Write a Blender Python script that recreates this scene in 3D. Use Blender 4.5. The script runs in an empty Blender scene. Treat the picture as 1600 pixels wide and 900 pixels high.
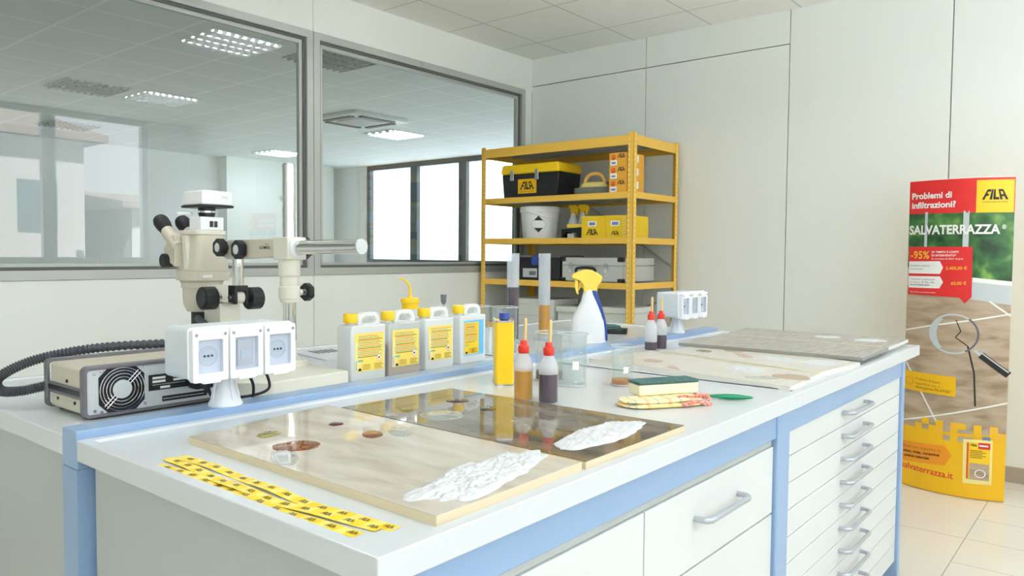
import bpy, math, random
from mathutils import Vector, Matrix, noise
R = math.radians
scene = bpy.context.scene
C = scene.collection

# ---------------------------------------------------------------- camera
EYE = 1.25
yaw, pit, rol = R(39.36), R(2.557), R(0.467)
fw = Vector((math.cos(yaw)*math.cos(pit), math.sin(yaw)*math.cos(pit), -math.sin(pit)))
rt = Vector((math.sin(yaw), -math.cos(yaw), 0))
up = rt.cross(fw)
r2 = rt*math.cos(rol) + up*math.sin(rol)
u2 = -rt*math.sin(rol) + up*math.cos(rol)
cd = bpy.data.cameras.new('camera')
cd.lens = 1193.0*36/1600
cd.sensor_width = 36
cd.clip_start = 0.02
cam = bpy.data.objects.new('camera', cd)
M3 = Matrix((r2, u2, -fw)).transposed()
cam.matrix_world = Matrix.Translation((0, 0, EYE)) @ M3.to_4x4()
C.objects.link(cam)
scene.camera = cam

# ---------------------------------------------------------------- world, light, exposure
def lin(c):
    return tuple(((v/255)/12.92 if v/255 <= 0.04045 else ((v/255+0.055)/1.055)**2.4) for v in c) + (1.0,)
SKY = 2.7
w = bpy.data.worlds.new('overcast_sky')
scene.world = w
w.use_nodes = True
nt = w.node_tree
bgn = nt.nodes['Background']
bgn.inputs[0].default_value = (0.93, 0.955, 1.0, 1)
bgn.inputs[1].default_value = SKY
scene.view_settings.view_transform = 'Standard'
scene.view_settings.look = 'None'
scene.view_settings.exposure = 0.55
scene.view_settings.gamma = 1.0
scene.view_settings.use_curve_mapping = False
cy = scene.cycles
cy.max_bounces = 12
cy.diffuse_bounces = 9
cy.glossy_bounces = 5
cy.transmission_bounces = 8
cy.transparent_max_bounces = 24
cy.sample_clamp_indirect = 8
cy.caustics_refractive = False
cy.caustics_reflective = False

def portal(loc, rot, sx, sy):
    l = bpy.data.lights.new('window_portal', 'AREA')
    l.shape = 'RECTANGLE'; l.size = sx; l.size_y = sy
    l.cycles.is_portal = True
    o = bpy.data.objects.new('window_portal', l)
    o.location = loc; o.rotation_euler = rot
    C.objects.link(o)
portal((0.55, -1.60, 1.98), (R(90), 0, 0), 7.9, 1.74)      # faces +Y
portal((9.36, 8.0, 1.9), (0, R(-90), R(180)), 1.75, 7.6)     # faces -X

sl = bpy.data.lights.new('added_bounce_sun', 'SUN'); sl.energy = 32; sl.angle = R(3); sl.color = (0.97, 0.98, 1.0)
so = bpy.data.objects.new('added_bounce_sun', sl); C.objects.link(so); so.location = (0, 20, 20)
so.rotation_euler = Vector((0.15, -0.62, -0.77)).to_track_quat('-Z', 'Y').to_euler()   # added sun: lights the street for bounce to the ceiling, clear of the windows

# ---------------------------------------------------------------- materials
def pmat(name, col, rough=0.5, metal=0.0, spec=0.5, bump=0, bscale=40, emis=None, estr=0, coat=0, sheen=0, trans=0, ior=1.45):
    m = bpy.data.materials.new(name); m.use_nodes = True
    n = m.node_tree; b = n.nodes['Principled BSDF']
    b.inputs['Base Color'].default_value = lin(col)
    b.inputs['Roughness'].default_value = rough
    b.inputs['Metallic'].default_value = metal
    b.inputs['Specular IOR Level'].default_value = spec
    b.inputs['Coat Weight'].default_value = coat
    b.inputs['Transmission Weight'].default_value = trans
    b.inputs['IOR'].default_value = ior
    if emis:
        b.inputs['Emission Color'].default_value = lin(emis)
        b.inputs['Emission Strength'].default_value = estr
    if bump:
        tc = n.nodes.new('ShaderNodeTexCoord'); no = n.nodes.new('ShaderNodeTexNoise'); bp = n.nodes.new('ShaderNodeBump')
        no.inputs['Scale'].default_value = bscale
        n.links.new(tc.outputs['Object'], no.inputs['Vector'])
        bp.inputs['Strength'].default_value = bump; bp.inputs['Distance'].default_value = 0.002
        n.links.new(no.outputs[0], bp.inputs['Height']); n.links.new(bp.outputs[0], b.inputs['Normal'])
    return m

def noise_mat(name, cols, scale=(1, 1, 1), nscale=6, rough=0.3, detail=8, spec=0.5, coat=0, dist=0.4, bump=0):
    m = pmat(name, (200, 200, 200), rough, spec=spec, coat=coat)
    n = m.node_tree; b = n.nodes['Principled BSDF']
    tc = n.nodes.new('ShaderNodeTexCoord'); mp = n.nodes.new('ShaderNodeMapping')
    mp.inputs['Scale'].default_value = scale
    no = n.nodes.new('ShaderNodeTexNoise'); no.inputs['Scale'].default_value = nscale
    no.inputs['Detail'].default_value = detail; no.inputs['Distortion'].default_value = dist
    cr = n.nodes.new('ShaderNodeValToRGB'); e = cr.color_ramp.elements
    e[0].position = 0.3; e[0].color = lin(cols[0]); e[1].position = 0.72; e[1].color = lin(cols[-1])
    for i, c in enumerate(cols[1:-1]):
        x = e.new(0.3+0.42*(i+1)/(len(cols)-1)); x.color = lin(c)
    n.links.new(tc.outputs['Object'], mp.inputs[0]); n.links.new(mp.outputs[0], no.inputs['Vector'])
    n.links.new(no.outputs[0], cr.inputs[0]); n.links.new(cr.outputs[0], b.inputs['Base Color'])
    if bump:
        bp = n.nodes.new('ShaderNodeBump'); bp.inputs['Strength'].default_value = bump; bp.inputs['Distance'].default_value = 0.003
        n.links.new(no.outputs[0], bp.inputs['Height']); n.links.new(bp.outputs[0], b.inputs['Normal'])
    return m

def thin(name, tint=(255, 255, 255), ior=1.5, body=None, bodyw=0.0, rough=0.0, brough=0.4):
    """a thin transparent wall (glass pane, beaker wall, clear plastic); body adds a milky share"""
    m = bpy.data.materials.new(name); m.use_nodes = True
    n = m.node_tree; n.nodes.clear()
    out = n.nodes.new('ShaderNodeOutputMaterial'); tr = n.nodes.new('ShaderNodeBsdfTransparent')
    gl = n.nodes.new('ShaderNodeBsdfGlossy'); fr = n.nodes.new('ShaderNodeFresnel'); mx = n.nodes.new('ShaderNodeMixShader')
    tr.inputs[0].default_value = lin(tint); gl.inputs['Roughness'].default_value = rough
    gl.inputs[0].default_value = (1, 1, 1, 1)
    fr.inputs[0].default_value = ior
    src = tr
    if body:
        df = n.nodes.new('ShaderNodeBsdfDiffuse'); df.inputs[0].default_value = lin(body)
        tl = n.nodes.new('ShaderNodeBsdfTranslucent'); tl.inputs[0].default_value = lin(body)
        a = n.nodes.new('ShaderNodeMixShader'); a.inputs[0].default_value = 0.4
        n.links.new(df.outputs[0], a.inputs[1]); n.links.new(tl.outputs[0], a.inputs[2])
        c = n.nodes.new('ShaderNodeMixShader'); c.inputs[0].default_value = bodyw
        n.links.new(tr.outputs[0], c.inputs[1]); n.links.new(a.outputs[0], c.inputs[2]); src = c
    ge = n.nodes.new('ShaderNodeNewGeometry'); inv = n.nodes.new('ShaderNodeMath'); inv.operation = 'SUBTRACT'; inv.inputs[0].default_value = 1
    mu = n.nodes.new('ShaderNodeMath'); mu.operation = 'MULTIPLY'; mu.use_clamp = True
    n.links.new(ge.outputs['Backfacing'], inv.inputs[1]); n.links.new(inv.outputs[0], mu.inputs[0]); n.links.new(fr.outputs[0], mu.inputs[1])
    n.links.new(mu.outputs[0], mx.inputs[0]); n.links.new(src.outputs[0], mx.inputs[1]); n.links.new(gl.outputs[0], mx.inputs[2])
    n.links.new(mx.outputs[0], out.inputs[0])
    return m

def grid_mat(name, col, jcol, ox, oy, px, py, w, rough, spec=0.5, split=None, vein=None):
    """rectangular joints on a horizontal plane; split=(y, px2) lets rows above y use another pitch in x"""
    m = pmat(name, col, rough, spec=spec); n = m.node_tree; b = n.nodes['Principled BSDF']
    g = n.nodes.new('ShaderNodeNewGeometry'); s = n.nodes.new('ShaderNodeSeparateXYZ'); n.links.new(g.outputs['Position'], s.inputs[0])
    def ma(op, a, v=None):
        q = n.nodes.new('ShaderNodeMath'); q.operation = op
        for i, x in enumerate((a, v)):
            if x is None: continue
            if isinstance(x, (int, float)): q.inputs[i].default_value = x
            else: n.links.new(x, q.inputs[i])
        return q.outputs[0]
    def line(sock, o, p):
        f = ma('FRACT', ma('DIVIDE', ma('SUBTRACT', sock, o-100*p), p))
        d = ma('MULTIPLY', ma('MINIMUM', f, ma('SUBTRACT', 1.0, f)), p)
        return ma('LESS_THAN', d, w)
    jx = line(s.outputs[0], ox, px)
    if split:
        hi = ma('GREATER_THAN', s.outputs[1], split[0]); j2 = line(s.outputs[0], ox, split[1])
        jx = ma('ADD', ma('MULTIPLY', jx, ma('SUBTRACT', 1.0, hi)), ma('MULTIPLY', j2, hi))
    jy = line(s.outputs[1], oy, py)
    j = ma('MAXIMUM', jx, jy)
    mx = n.nodes.new('ShaderNodeMix'); mx.data_type = 'RGBA'
    n.links.new(j, mx.inputs[0]); mx.inputs[6].default_value = lin(col); mx.inputs[7].default_value = lin(jcol)
    if vein:
        no = n.nodes.new('ShaderNodeTexNoise'); no.inputs['Scale'].default_value = 3; no.inputs['Detail'].default_value = 6
        n.links.new(g.outputs['Position'], no.inputs['Vector'])
        m2 = n.nodes.new('ShaderNodeMix'); m2.data_type = 'RGBA'
        n.links.new(no.outputs[0], m2.inputs[0]); m2.inputs[6].default_value = lin(col); m2.inputs[7].default_value = lin(vein)
        n.links.new(m2.outputs[2], mx.inputs[6])
    n.links.new(mx.outputs[2], b.inputs['Base Color'])
    return m

M = {}
M['wall'] = pmat('wall_panel_laminate', (230, 234, 229), 0.45, spec=0.3)
M['wall_warm'] = pmat('painted_wall', (236, 237, 236), 0.7, spec=0.2)
M['joint'] = pmat('panel_joint', (110, 112, 108), 0.7)
M['alu'] = pmat('window_aluminium', (186, 190, 187), 0.4, metal=0.35)
M['gasket'] = pmat('dark_gasket', (100, 104, 102), 0.6)
M['darkframe'] = pmat('dark_window_frame', (78, 88, 92), 0.4)
M['pane'] = thin('window_glass', (243, 248, 249), 1.9)
M['outpane'] = thin('outer_glass', (250, 252, 252), 1.3)
M['ceiling'] = grid_mat('ceiling_tiles', (240, 240, 236), (190, 190, 186), 4.645, 2.351, .6155, .6155, .004, 0.8, spec=.15)
M['ceiling2'] = grid_mat('ceiling_tiles_next_room', (224, 229, 229), (246, 248, 248), 4.645, 2.351, .6155, .6155, .011, 0.7, spec=.2)
M['floor'] = grid_mat('floor_tiles', (222, 217, 203), (166, 163, 154), 4.545, .557, .335, .672, .002, 0.12, spec=.5, split=(.557, .672), vein=(230, 225, 214))
M['skirting'] = pmat('stone_skirting', (168, 158, 146), 0.3)
M['white'] = pmat('white_laminate', (214, 218, 217), 0.35, spec=.4)
M['top'] = pmat('worktop_laminate', (208, 214, 216), 0.22, spec=.5)
M['grey_lam'] = pmat('light_grey_laminate', (182, 188, 185), 0.4, spec=.4)  # grey laminate, darkened slightly to stand in for shade on the end panels
M['blue'] = pmat('blue_powder_coat', (144, 172, 206), 0.3, spec=.5)
M['steel'] = pmat('brushed_steel', (190, 192, 194), 0.25, metal=1)
M['chrome'] = pmat('chrome', (225, 225, 222), 0.07, metal=1)
M['handle'] = pmat('handle_aluminium', (188, 194, 200), 0.3, metal=.6)
M['black'] = pmat('black_plastic', (34, 35, 38), 0.4)
M['black_soft'] = pmat('black_rubber', (40, 42, 46), 0.6)
M['hose'] = pmat('hose_rubber', (72, 74, 80), 0.45)
M['cream'] = pmat('cream_enamel', (205, 200, 182), 0.35)
M['cream2'] = pmat('pale_enamel', (222, 220, 206), 0.35)
M['greyplate'] = pmat('grey_bezel', (112, 110, 116), 0.4)
M['silverplate'] = pmat('silver_plate', (208, 214, 214), 0.35, metal=.3)
M['socket'] = pmat('socket_white', (236, 239, 242), 0.35)
M['socket_side'] = pmat('socket_pale_grey', (216, 224, 228), 0.4)
M['socket_gl'] = thin('socket_cover', (244, 246, 250), 1.3, body=(235, 238, 245), bodyw=.04)
M['rack'] = pmat('rack_yellow', (238, 192, 82), 0.45)
M['white_pl'] = pmat('white_plastic', (238, 241, 242), 0.35)
M['hole'] = pmat('rack_hole', (246, 222, 150), 0.6)
M['zinc'] = pmat('zinc_plate', (184, 184, 176), 0.5, metal=.1)
M['yellow'] = pmat('bright_yellow', (250, 208, 32), 0.35)
M['yellow_lt'] = pmat('pale_yellow', (250, 222, 90), 0.4)
M['carton'] = pmat('yellow_carton', (238, 200, 40), 0.6)
M['orange_card'] = pmat('orange_carton', (232, 170, 60), 0.6)
M['red'] = pmat('red_plastic', (232, 62, 46), 0.35)
M['print_red'] = pmat('print_red', (222, 48, 48), 0.3)
M['print_yellow'] = pmat('print_yellow', (240, 188, 28), 0.3)
M['print_yellow2'] = pmat('print_bright_yellow', (248, 206, 36), 0.3)
M['print_white'] = pmat('print_white', (240, 240, 236), 0.3)
M['print_grey'] = pmat('print_grey', (196, 204, 206), 0.3)
M['print_black'] = pmat('print_black', (38, 36, 34), 0.4)
M['print_orange'] = pmat('print_orange', (236, 150, 38), 0.3)
M['print_brown'] = pmat('print_brown', (150, 110, 30), 0.4)
M['print_gold'] = pmat('print_gold', (240, 184, 60), 0.3)
M['print_blue'] = pmat('print_blue', (110, 140, 180), 0.4)
M['print_green'] = pmat('print_green', (120, 190, 150), 0.4)
M['print_pink'] = pmat('print_pink', (236, 140, 110), 0.4)
M['foliage'] = noise_mat('printed_foliage', [(28, 62, 38), (66, 118, 62), (150, 190, 90)], (1, 1, 1), 9, .3, 3)
M['print_stone'] = noise_mat('printed_stone', [(150, 128, 104), (182, 162, 138), (196, 180, 160)], (1, 1, 4), 5, .3, 8)
M['glass'] = thin('beaker_glass', (247, 250, 250), 1.7, body=(240, 244, 245), bodyw=.05)
M['clear_pl'] = thin('clear_plastic', (246, 248, 249), 1.35, body=(242, 245, 247), bodyw=.10, rough=.2)
M['print_bluelabel'] = pmat('print_sky_blue', (110, 190, 228), .35)
M['print_lemon'] = pmat('print_lemon', (250, 224, 110), .35)
M['print_paleyellow'] = pmat('print_pale_yellow', (240, 226, 150), .35)
M['glass_rim'] = thin('beaker_rim_highlight', (220, 228, 230), 1.9, body=(250, 252, 252), bodyw=.6)  # milky white paints bright highlights onto the glass edges
M['milky'] = thin('milky_plastic', (244, 247, 249), 1.4, body=(244, 247, 249), bodyw=.6, rough=.2)
M['jug'] = thin('jug_plastic', (240, 245, 246), 1.45, body=(252, 254, 254), bodyw=.9, rough=.25)
M['jug_clear'] = thin('jug_plastic_clear', (244, 247, 247), 1.4, body=(244, 248, 248), bodyw=.42, rough=.25)
M['frost'] = thin('frosted_cylinder', (240, 245, 250), 1.4, body=(240, 245, 250), bodyw=.5, rough=.2)
M['liq_amber'] = pmat('amber_liquid', (214, 150, 10), 0.3)
M['liq_dark'] = pmat('dark_violet_liquid', (66, 42, 60), 0.3)
M['liq_red'] = pmat('dark_red_liquid', (78, 28, 34), 0.15)
M['liq_whisky'] = thin('clear_amber_liquid', (240, 180, 60), 1.33, body=(236, 160, 20), bodyw=.5)
M['liq_beige'] = pmat('beige_liquid', (176, 146, 116), 0.3)
M['liq_water'] = thin('clear_liquid', (222, 236, 236), 1.33, body=(214, 228, 226), bodyw=.4)
M['wood'] = noise_mat('pale_wood', [(226, 196, 130), (240, 216, 156)], (1, 1, .1), 60, .6, 3)
M['tileA'] = noise_mat('beige_polished_stone', [(186, 176, 158), (204, 196, 180), (214, 208, 196)], (3, 1, 1), 7, .035, 9, spec=.7)
M['tileA_edge'] = pmat('beige_tile_body', (222, 208, 176), 0.6)
M['tileB'] = noise_mat('dark_polished_stone', [(92, 84, 72), (122, 114, 100), (140, 132, 118)], (3, 1, 1), 5, .035, 9, spec=.7)
M['tileC'] = noise_mat('pale_matt_stone', [(206, 202, 190), (218, 215, 204)], (1, 3, 1), 9, .3, 8)
M['tileE'] = noise_mat('grey_wood_tile', [(142, 138, 128), (172, 168, 158), (192, 189, 180)], (2, 22, 1), 4, .4, 8, dist=.8)
M['tile_grey'] = pmat('grey_tile_body', (150, 150, 144), 0.6)
M['tile_white'] = pmat('white_tile_body', (224, 224, 216), 0.5)
M['paste'] = noise_mat('white_paste', [(206, 210, 211), (222, 225, 226)], (1, 1, 1), 90, .35, 8, bump=1.0)
M['st_amber'] = thin('amber_stain', (214, 160, 110), 1.4, body=(170, 110, 60), bodyw=.55, rough=.02)
M['st_green'] = thin('olive_stain', (210, 205, 120), 1.4, body=(176, 168, 60), bodyw=.6, rough=.02)
M['st_red'] = thin('red_stain', (170, 60, 60), 1.4, body=(120, 24, 24), bodyw=.8, rough=.02)
M['st_brown'] = thin('brown_stain', (150, 110, 80), 1.4, body=(100, 70, 44), bodyw=.7, rough=.02)
M['st_pale'] = pmat('pale_brown_stain', (180, 160, 134), 0.3)
M['st_pink'] = pmat('pale_pink_stain', (200, 170, 160), 0.3)
M['st_clear'] = thin('clear_gel', (238, 242, 240), 1.6, body=(236, 240, 238), bodyw=.3)
M['sponge'] = pmat('cream_sponge', (244, 236, 204), 0.9, bump=.8, bscale=240)
M['scour'] = noise_mat('green_scourer', [(60, 92, 92), (84, 122, 116)], (1, 1, 1), 160, .9, 4, bump=.5)
M['green'] = pmat('green_handle', (22, 140, 96), 0.3)
M['bucket'] = pmat('bucket_white', (232, 234, 232), 0.4)
M['blueplastic'] = pmat('blue_plastic', (48, 76, 160), 0.35)
M['case'] = pmat('case_aluminium', (206, 208, 204), 0.35, metal=.35)
M['card'] = pmat('pale_grey_card', (214, 216, 210), 0.7)
M['bag'] = thin('clear_bag', (235, 238, 238), 1.5, body=(232, 234, 232), bodyw=.5, rough=.15)
M['stone_float'] = pmat('grey_float_base', (112, 116, 106), 0.9, bump=.8, bscale=120)
M['float_yellow'] = pmat('pale_yellow_plastic', (226, 208, 124), 0.5)
M['float_orange'] = pmat('orange_plastic', (222, 176, 100), 0.5)
M['paper'] = pmat('magazine_paper', (214, 220, 226), 0.4)
M['tube'] = pmat('lamp_tube', (255, 255, 255), 0.5, emis=(250, 250, 255), estr=38)
M['tube_dim'] = pmat('lamp_tube_unlit', (220, 224, 224), 0.3)
M['louvre'] = pmat('lamp_louvre', (206, 210, 210), 0.35, metal=.2)
M['render'] = pmat('house_render', (150, 146, 142), 0.9)
M['render2'] = pmat('house_render_pale', (160, 158, 154), 0.9)
M['roof'] = pmat('house_roof', (120, 108, 100), 0.9)
M['asphalt'] = pmat('asphalt', (196, 196, 198), 0.9)
def check_mat():
    m = pmat('checked_cotton', (238, 224, 172), 0.9, bump=.3, bscale=300); n = m.node_tree; b = n.nodes['Principled BSDF']
    tc = n.nodes.new('ShaderNodeTexCoord'); s = n.nodes.new('ShaderNodeSeparateXYZ'); n.links.new(tc.outputs['Object'], s.inputs[0])
    cur = None
    def band(sock, per, off, wd, col, prev):
        a = n.nodes.new('ShaderNodeMath'); a.operation = 'MULTIPLY_ADD'; a.inputs[1].default_value = 1/per; a.inputs[2].default_value = off+50
        f = n.nodes.new('ShaderNodeMath'); f.operation = 'FRACT'; l = n.nodes.new('ShaderNodeMath'); l.operation = 'LESS_THAN'; l.inputs[1].default_value = wd
        n.links.new(sock, a.inputs[0]); n.links.new(a.outputs[0], f.inputs[0]); n.links.new(f.outputs[0], l.inputs[0])
        k = n.nodes.new('ShaderNodeMath'); k.operation = 'MULTIPLY'; k.inputs[1].default_value = .75; n.links.new(l.outputs[0], k.inputs[0])
        mx = n.nodes.new('ShaderNodeMix'); mx.data_type = 'RGBA'; n.links.new(k.outputs[0], mx.inputs[0])
        if prev is None: mx.inputs[6].default_value = lin((240, 228, 178))
        else: n.links.new(prev, mx.inputs[6])
        mx.inputs[7].default_value = lin(col); return mx.outputs[2]
    cur = band(s.outputs[0], .052, 0, .16, (236, 176, 130), cur)
    cur = band(s.outputs[0], .052, .5, .10, (176, 190, 168), cur)
    cur = band(s.outputs[1], .040, .2, .14, (232, 196, 110), cur)
    cur = band(s.outputs[1], .040, .7, .07, (150, 160, 180), cur)
    n.links.new(cur, b.inputs['Base Color']); return m
M['check'] = check_mat()
M['lace'] = noise_mat('red_white_trim', [(224, 84, 70), (246, 214, 196)], (1, 1, 1), 260, .9, 2)
def tape_mat():
    m = pmat('marked_tape', (250, 214, 40), 0.35); n = m.node_tree; b = n.nodes['Principled BSDF']
    tc = n.nodes.new('ShaderNodeTexCoord'); w_ = n.nodes.new('ShaderNodeTexWave'); w_.inputs['Scale'].default_value = 9
    w_.bands_direction = 'Y'; cr = n.nodes.new('ShaderNodeValToRGB')
    cr.color_ramp.elements[0].position = .45; cr.color_ramp.elements[0].color = lin((250, 216, 40))
    cr.color_ramp.elements[1].position = .6; cr.color_ramp.elements[1].color = lin((248, 226, 110))
    n.links.new(tc.outputs['Object'], w_.inputs[0]); n.links.new(w_.outputs[1], cr.inputs[0]); n.links.new(cr.outputs[0], b.inputs[0]); return m
M['tape'] = tape_mat()
M['tape_ink'] = pmat('tape_ink', (112, 96, 30), .4)

# ---------------------------------------------------------------- mesh builder
class MB:
    def __init__(s): s.v = []; s.f = []; s.mi = []; s.ms = []; s.M = Matrix()
    def slot(s, m):
        m = M[m] if isinstance(m, str) else m
        if m not in s.ms: s.ms.append(m)
        return s.ms.index(m)
    def add(s, vs, fs, m):
        o = len(s.v); k = s.slot(m)
        s.v += [tuple(s.M @ Vector(p)) for p in vs]
        for f in fs: s.f.append(tuple(i+o for i in f)); s.mi.append(k)
        return s
    def box(s, x0, x1, y0, y1, z0, z1, m):
        return s.add([(x0,y0,z0),(x1,y0,z0),(x1,y1,z0),(x0,y1,z0),(x0,y0,z1),(x1,y0,z1),(x1,y1,z1),(x0,y1,z1)],
                     [(3,2,1,0),(4,5,6,7),(0,1,5,4),(1,2,6,5),(2,3,7,6),(3,0,4,7)], m)
    def quad(s, a, b, c, d, m): return s.add([a,b,c,d], [(0,1,2,3)], m)
    def prism(s, pts, lo, hi, m, axis='z'):
        """pts in the plane across axis; x: (y,z), y: (x,z), z: (x,y)"""
        def q(p, h): return {'x': (h,p[0],p[1]), 'y': (p[0],h,p[1]), 'z': (p[0],p[1],h)}[axis]
        n = len(pts)
        vs = [q(p, lo) for p in pts]+[q(p, hi) for p in pts]
        fs = [tuple(range(n))[::-1], tuple(range(n, 2*n))]+[(i, (i+1) % n, n+(i+1) % n, n+i) for i in range(n)]
        if axis == 'y': fs = [f[::-1] for f in fs]
        a = sum(pts[i][0]*pts[(i+1) % n][1]-pts[(i+1) % n][0]*pts[i][1] for i in range(n))
        if a < 0: fs = [f[::-1] for f in fs]
        return s.add(vs, fs, m)
    def lathe(s, prof, m, c=(0,0,0), n=28, sx=1, sy=1, cap=True):
        vs = []; fs = []
        for r, z in prof:
            for i in range(n):
                a = 2*math.pi*i/n; vs.append((c[0]+r*sx*math.cos(a), c[1]+r*sy*math.sin(a), c[2]+z))
        for j in range(len(prof)-1):
            for i in range(n):
                k = (i+1) % n; fs.append((j*n+i, j*n+k, (j+1)*n+k, (j+1)*n+i))
        if cap:
            if prof[0][0] > 1e-5: fs.append(tuple(range(n))[::-1])
            if prof[-1][0] > 1e-5: fs.append(tuple(range((len(prof)-1)*n, len(prof)*n)))
        return s.add(vs, fs, m)
    def cyl(s, a, b, r, m, n=20, r1=None, cap=True):
        a = Vector(a); b = Vector(b); d = b-a; L = d.length
        q = d.to_track_quat('Z', 'Y').to_matrix().to_4x4()
        o = s.M; s.M = s.M @ Matrix.Translation(a) @ q
        s.lathe([(r, 0), (r if r1 is None else r1, L)], m, n=n, cap=cap); s.M = o; return s
    def axis_lathe(s, a, d, prof, m, n=24):
        q = Vector(d).to_track_quat('Z', 'Y').to_matrix().to_4x4()
        o = s.M; s.M = s.M @ Matrix.Translation(Vector(a)) @ q
        s.lathe(prof, m, n=n); s.M = o; return s
    def tube(s, path, r, m, n=10, closed=False, rf=None, cap=True):
        P = [Vector(p) for p in path]; N = len(P); vs = []; fs = []
        prev = None
        for i, p in enumerate(P):
            t = (P[(i+1) % N]-P[i-1]) if closed else (P[min(i+1, N-1)]-P[max(i-1, 0)])
            t.normalize()
            if prev is None:
                u = t.orthogonal().normalized()
            else:
                u = (prev-t*prev.dot(t)).normalized()
            prev = u; v_ = t.cross(u); rr = r if rf is None else r*rf(i)
            for k in range(n):
                a = 2*math.pi*k/n; vs.append(tuple(p+u*math.cos(a)*rr+v_*math.sin(a)*rr))
        for i in range(N if closed else N-1):
            for k in range(n):
                j = (i+1) % N; q = (k+1) % n; fs.append((i*n+k, i*n+q, j*n+q, j*n+k))
        if not closed and cap: fs.append(tuple(range(n))[::-1]); fs.append(tuple(range((N-1)*n, N*n)))
        return s.add(vs, fs, m)
    def loft(s, secs, m, n=28, e=2.6):
        """secs: (cx, cy, z, hx, hy) superellipse sections stacked in z"""
        vs = []; fs = []
        for cx, cy_, z, hx, hy in secs:
            for i in range(n):
                a = 2*math.pi*i/n; c, d = math.cos(a), math.sin(a)
                vs.append((cx+hx*math.copysign(abs(c)**(2/e), c), cy_+hy*math.copysign(abs(d)**(2/e), d), z))
        for j in range(len(secs)-1):
            for i in range(n):
                k = (i+1) % n; fs.append((j*n+i, j*n+k, (j+1)*n+k, (j+1)*n+i))
        fs.append(tuple(range(n))[::-1]); fs.append(tuple(range((len(secs)-1)*n, len(secs)*n)))
        return s.add(vs, fs, m)
    def text(s, txt, o, ux, uz, h, m, width=None, bold=.02, warp=0, lift=0, conv=None):
        vs, fs = text_mesh(txt, bold)
        if not vs: return s
        x0 = min(v[0] for v in vs); x1 = max(v[0] for v in vs); H = 0.7
        kx = h/H if width is None else width/(x1-x0); kz = h/H
        ux = Vector(ux); uz = Vector(uz); nn = ux.cross(uz).normalized(); o = Vector(o)
        out = []
        xm = (x0+x1)/2
        for x, y in vs:
            t = y/H
            xx = (x-xm)*(1-warp*t)+xm-x0
            if conv: out.append(conv(xx*kx, y*kz))
            else: out.append(tuple(o+ux*(xx*kx)+uz*(y*kz)+nn*lift))
        return s.add(out, fs, m)
    def build(s, name, parent=None, smooth=40, bevel=0, seg=2, loc=None):
        me = bpy.data.meshes.new(name)
        vs = s.v
        if loc is not None: vs = [(a-loc[0], b-loc[1], c-loc[2]) for a, b, c in vs]
        me.from_pydata(vs, [], s.f)
        for m in s.ms: me.materials.append(m)
        me.polygons.foreach_set('material_index', s.mi)
        me.update()
        if smooth:
            me.polygons.foreach_set('use_smooth', [True]*len(s.f)); me.set_sharp_from_angle(angle=R(smooth))
        o = bpy.data.objects.new(name, me); C.objects.link(o)
        if loc is not None: o.location = loc
        if parent: o.parent = parent
        if bevel:
            b = o.modifiers.new('bevel', 'BEVEL'); b.width = bevel; b.segments = seg; b.limit_method = 'ANGLE'; b.angle_limit = R(40)
            b.harden_normals = False
        return o

_tc = {}
def mark_mesh():
    """heavy block letters F I L A out of rectangles"""
    rs = [(0, .4, 0, 1), (.4, 1.0, .76, 1), (.4, .8, .36, .58), (1.14, 1.54, 0, 1), (1.68, 2.08, 0, 1), (2.08, 2.62, 0, .24),
          (2.74, 3.12, 0, .8), (3.56, 3.96, 0, .8), (2.74, 3.96, .8, 1), (3.12, 3.56, .3, .5)]
    vs = []; fs = []
    for x0, x1, y0, y1 in rs:
        n = 4
        for i in range(n):
            a, c = x0+(x1-x0)*i/n, x0+(x1-x0)*(i+1)/n; o = len(vs)
            vs += [(a*.3, y0*.7), (c*.3, y0*.7), (c*.3, y1*.7), (a*.3, y1*.7)]; fs.append((o, o+1, o+2, o+3))
    return vs, fs
def text_mesh(txt, bold):
    if txt == 'FILA': return mark_mesh()
    k = (txt, bold)
    if k in _tc: return _tc[k]
    cu = bpy.data.curves.new('t', 'FONT'); cu.body = txt; cu.size = 1.0; cu.offset = bold; cu.resolution_u = 3
    ob = bpy.data.objects.new('t', cu); me = ob.to_mesh()
    vs = [(v.co.x, v.co.y) for v in me.vertices]; fs = [tuple(p.vertices) for p in me.polygons]
    ob.to_mesh_clear(); bpy.data.objects.remove(ob); bpy.data.curves.remove(cu)
    _tc[k] = (vs, fs); return _tc[k]

def tag(o, label=None, cat=None, group=None, kind=None):
    if label: o['label'] = label
    if cat: o['category'] = cat
    if group: o['group'] = group
    if kind: o['kind'] = kind
    return o
def empty(name, loc, label, cat, group=None, rz=0):
    o = bpy.data.objects.new(name, None); o.location = loc; o.rotation_euler = (0, 0, rz); o.empty_display_size = .05
    C.objects.link(o); return tag(o, label, cat, group)
def struct(o): o['kind'] = 'structure'; return o
def copy_tree(o, parent=None):
    c = o.copy(); C.objects.link(c); c.parent = parent
    for ch in list(o.children): copy_tree(ch, c)
    return c
def rrect(x0, x1, y0, y1, r, n=4):
    pts = []
    for cx, cy_, a0 in ((x1-r, y1-r, 0), (x0+r, y1-r, 90), (x0+r, y0+r, 180), (x1-r, y0+r, 270)):
        for i in range(n+1):
            a = R(a0+90*i/n); pts.append((cx+r*math.cos(a), cy_+r*math.sin(a)))
    return pts
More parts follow.
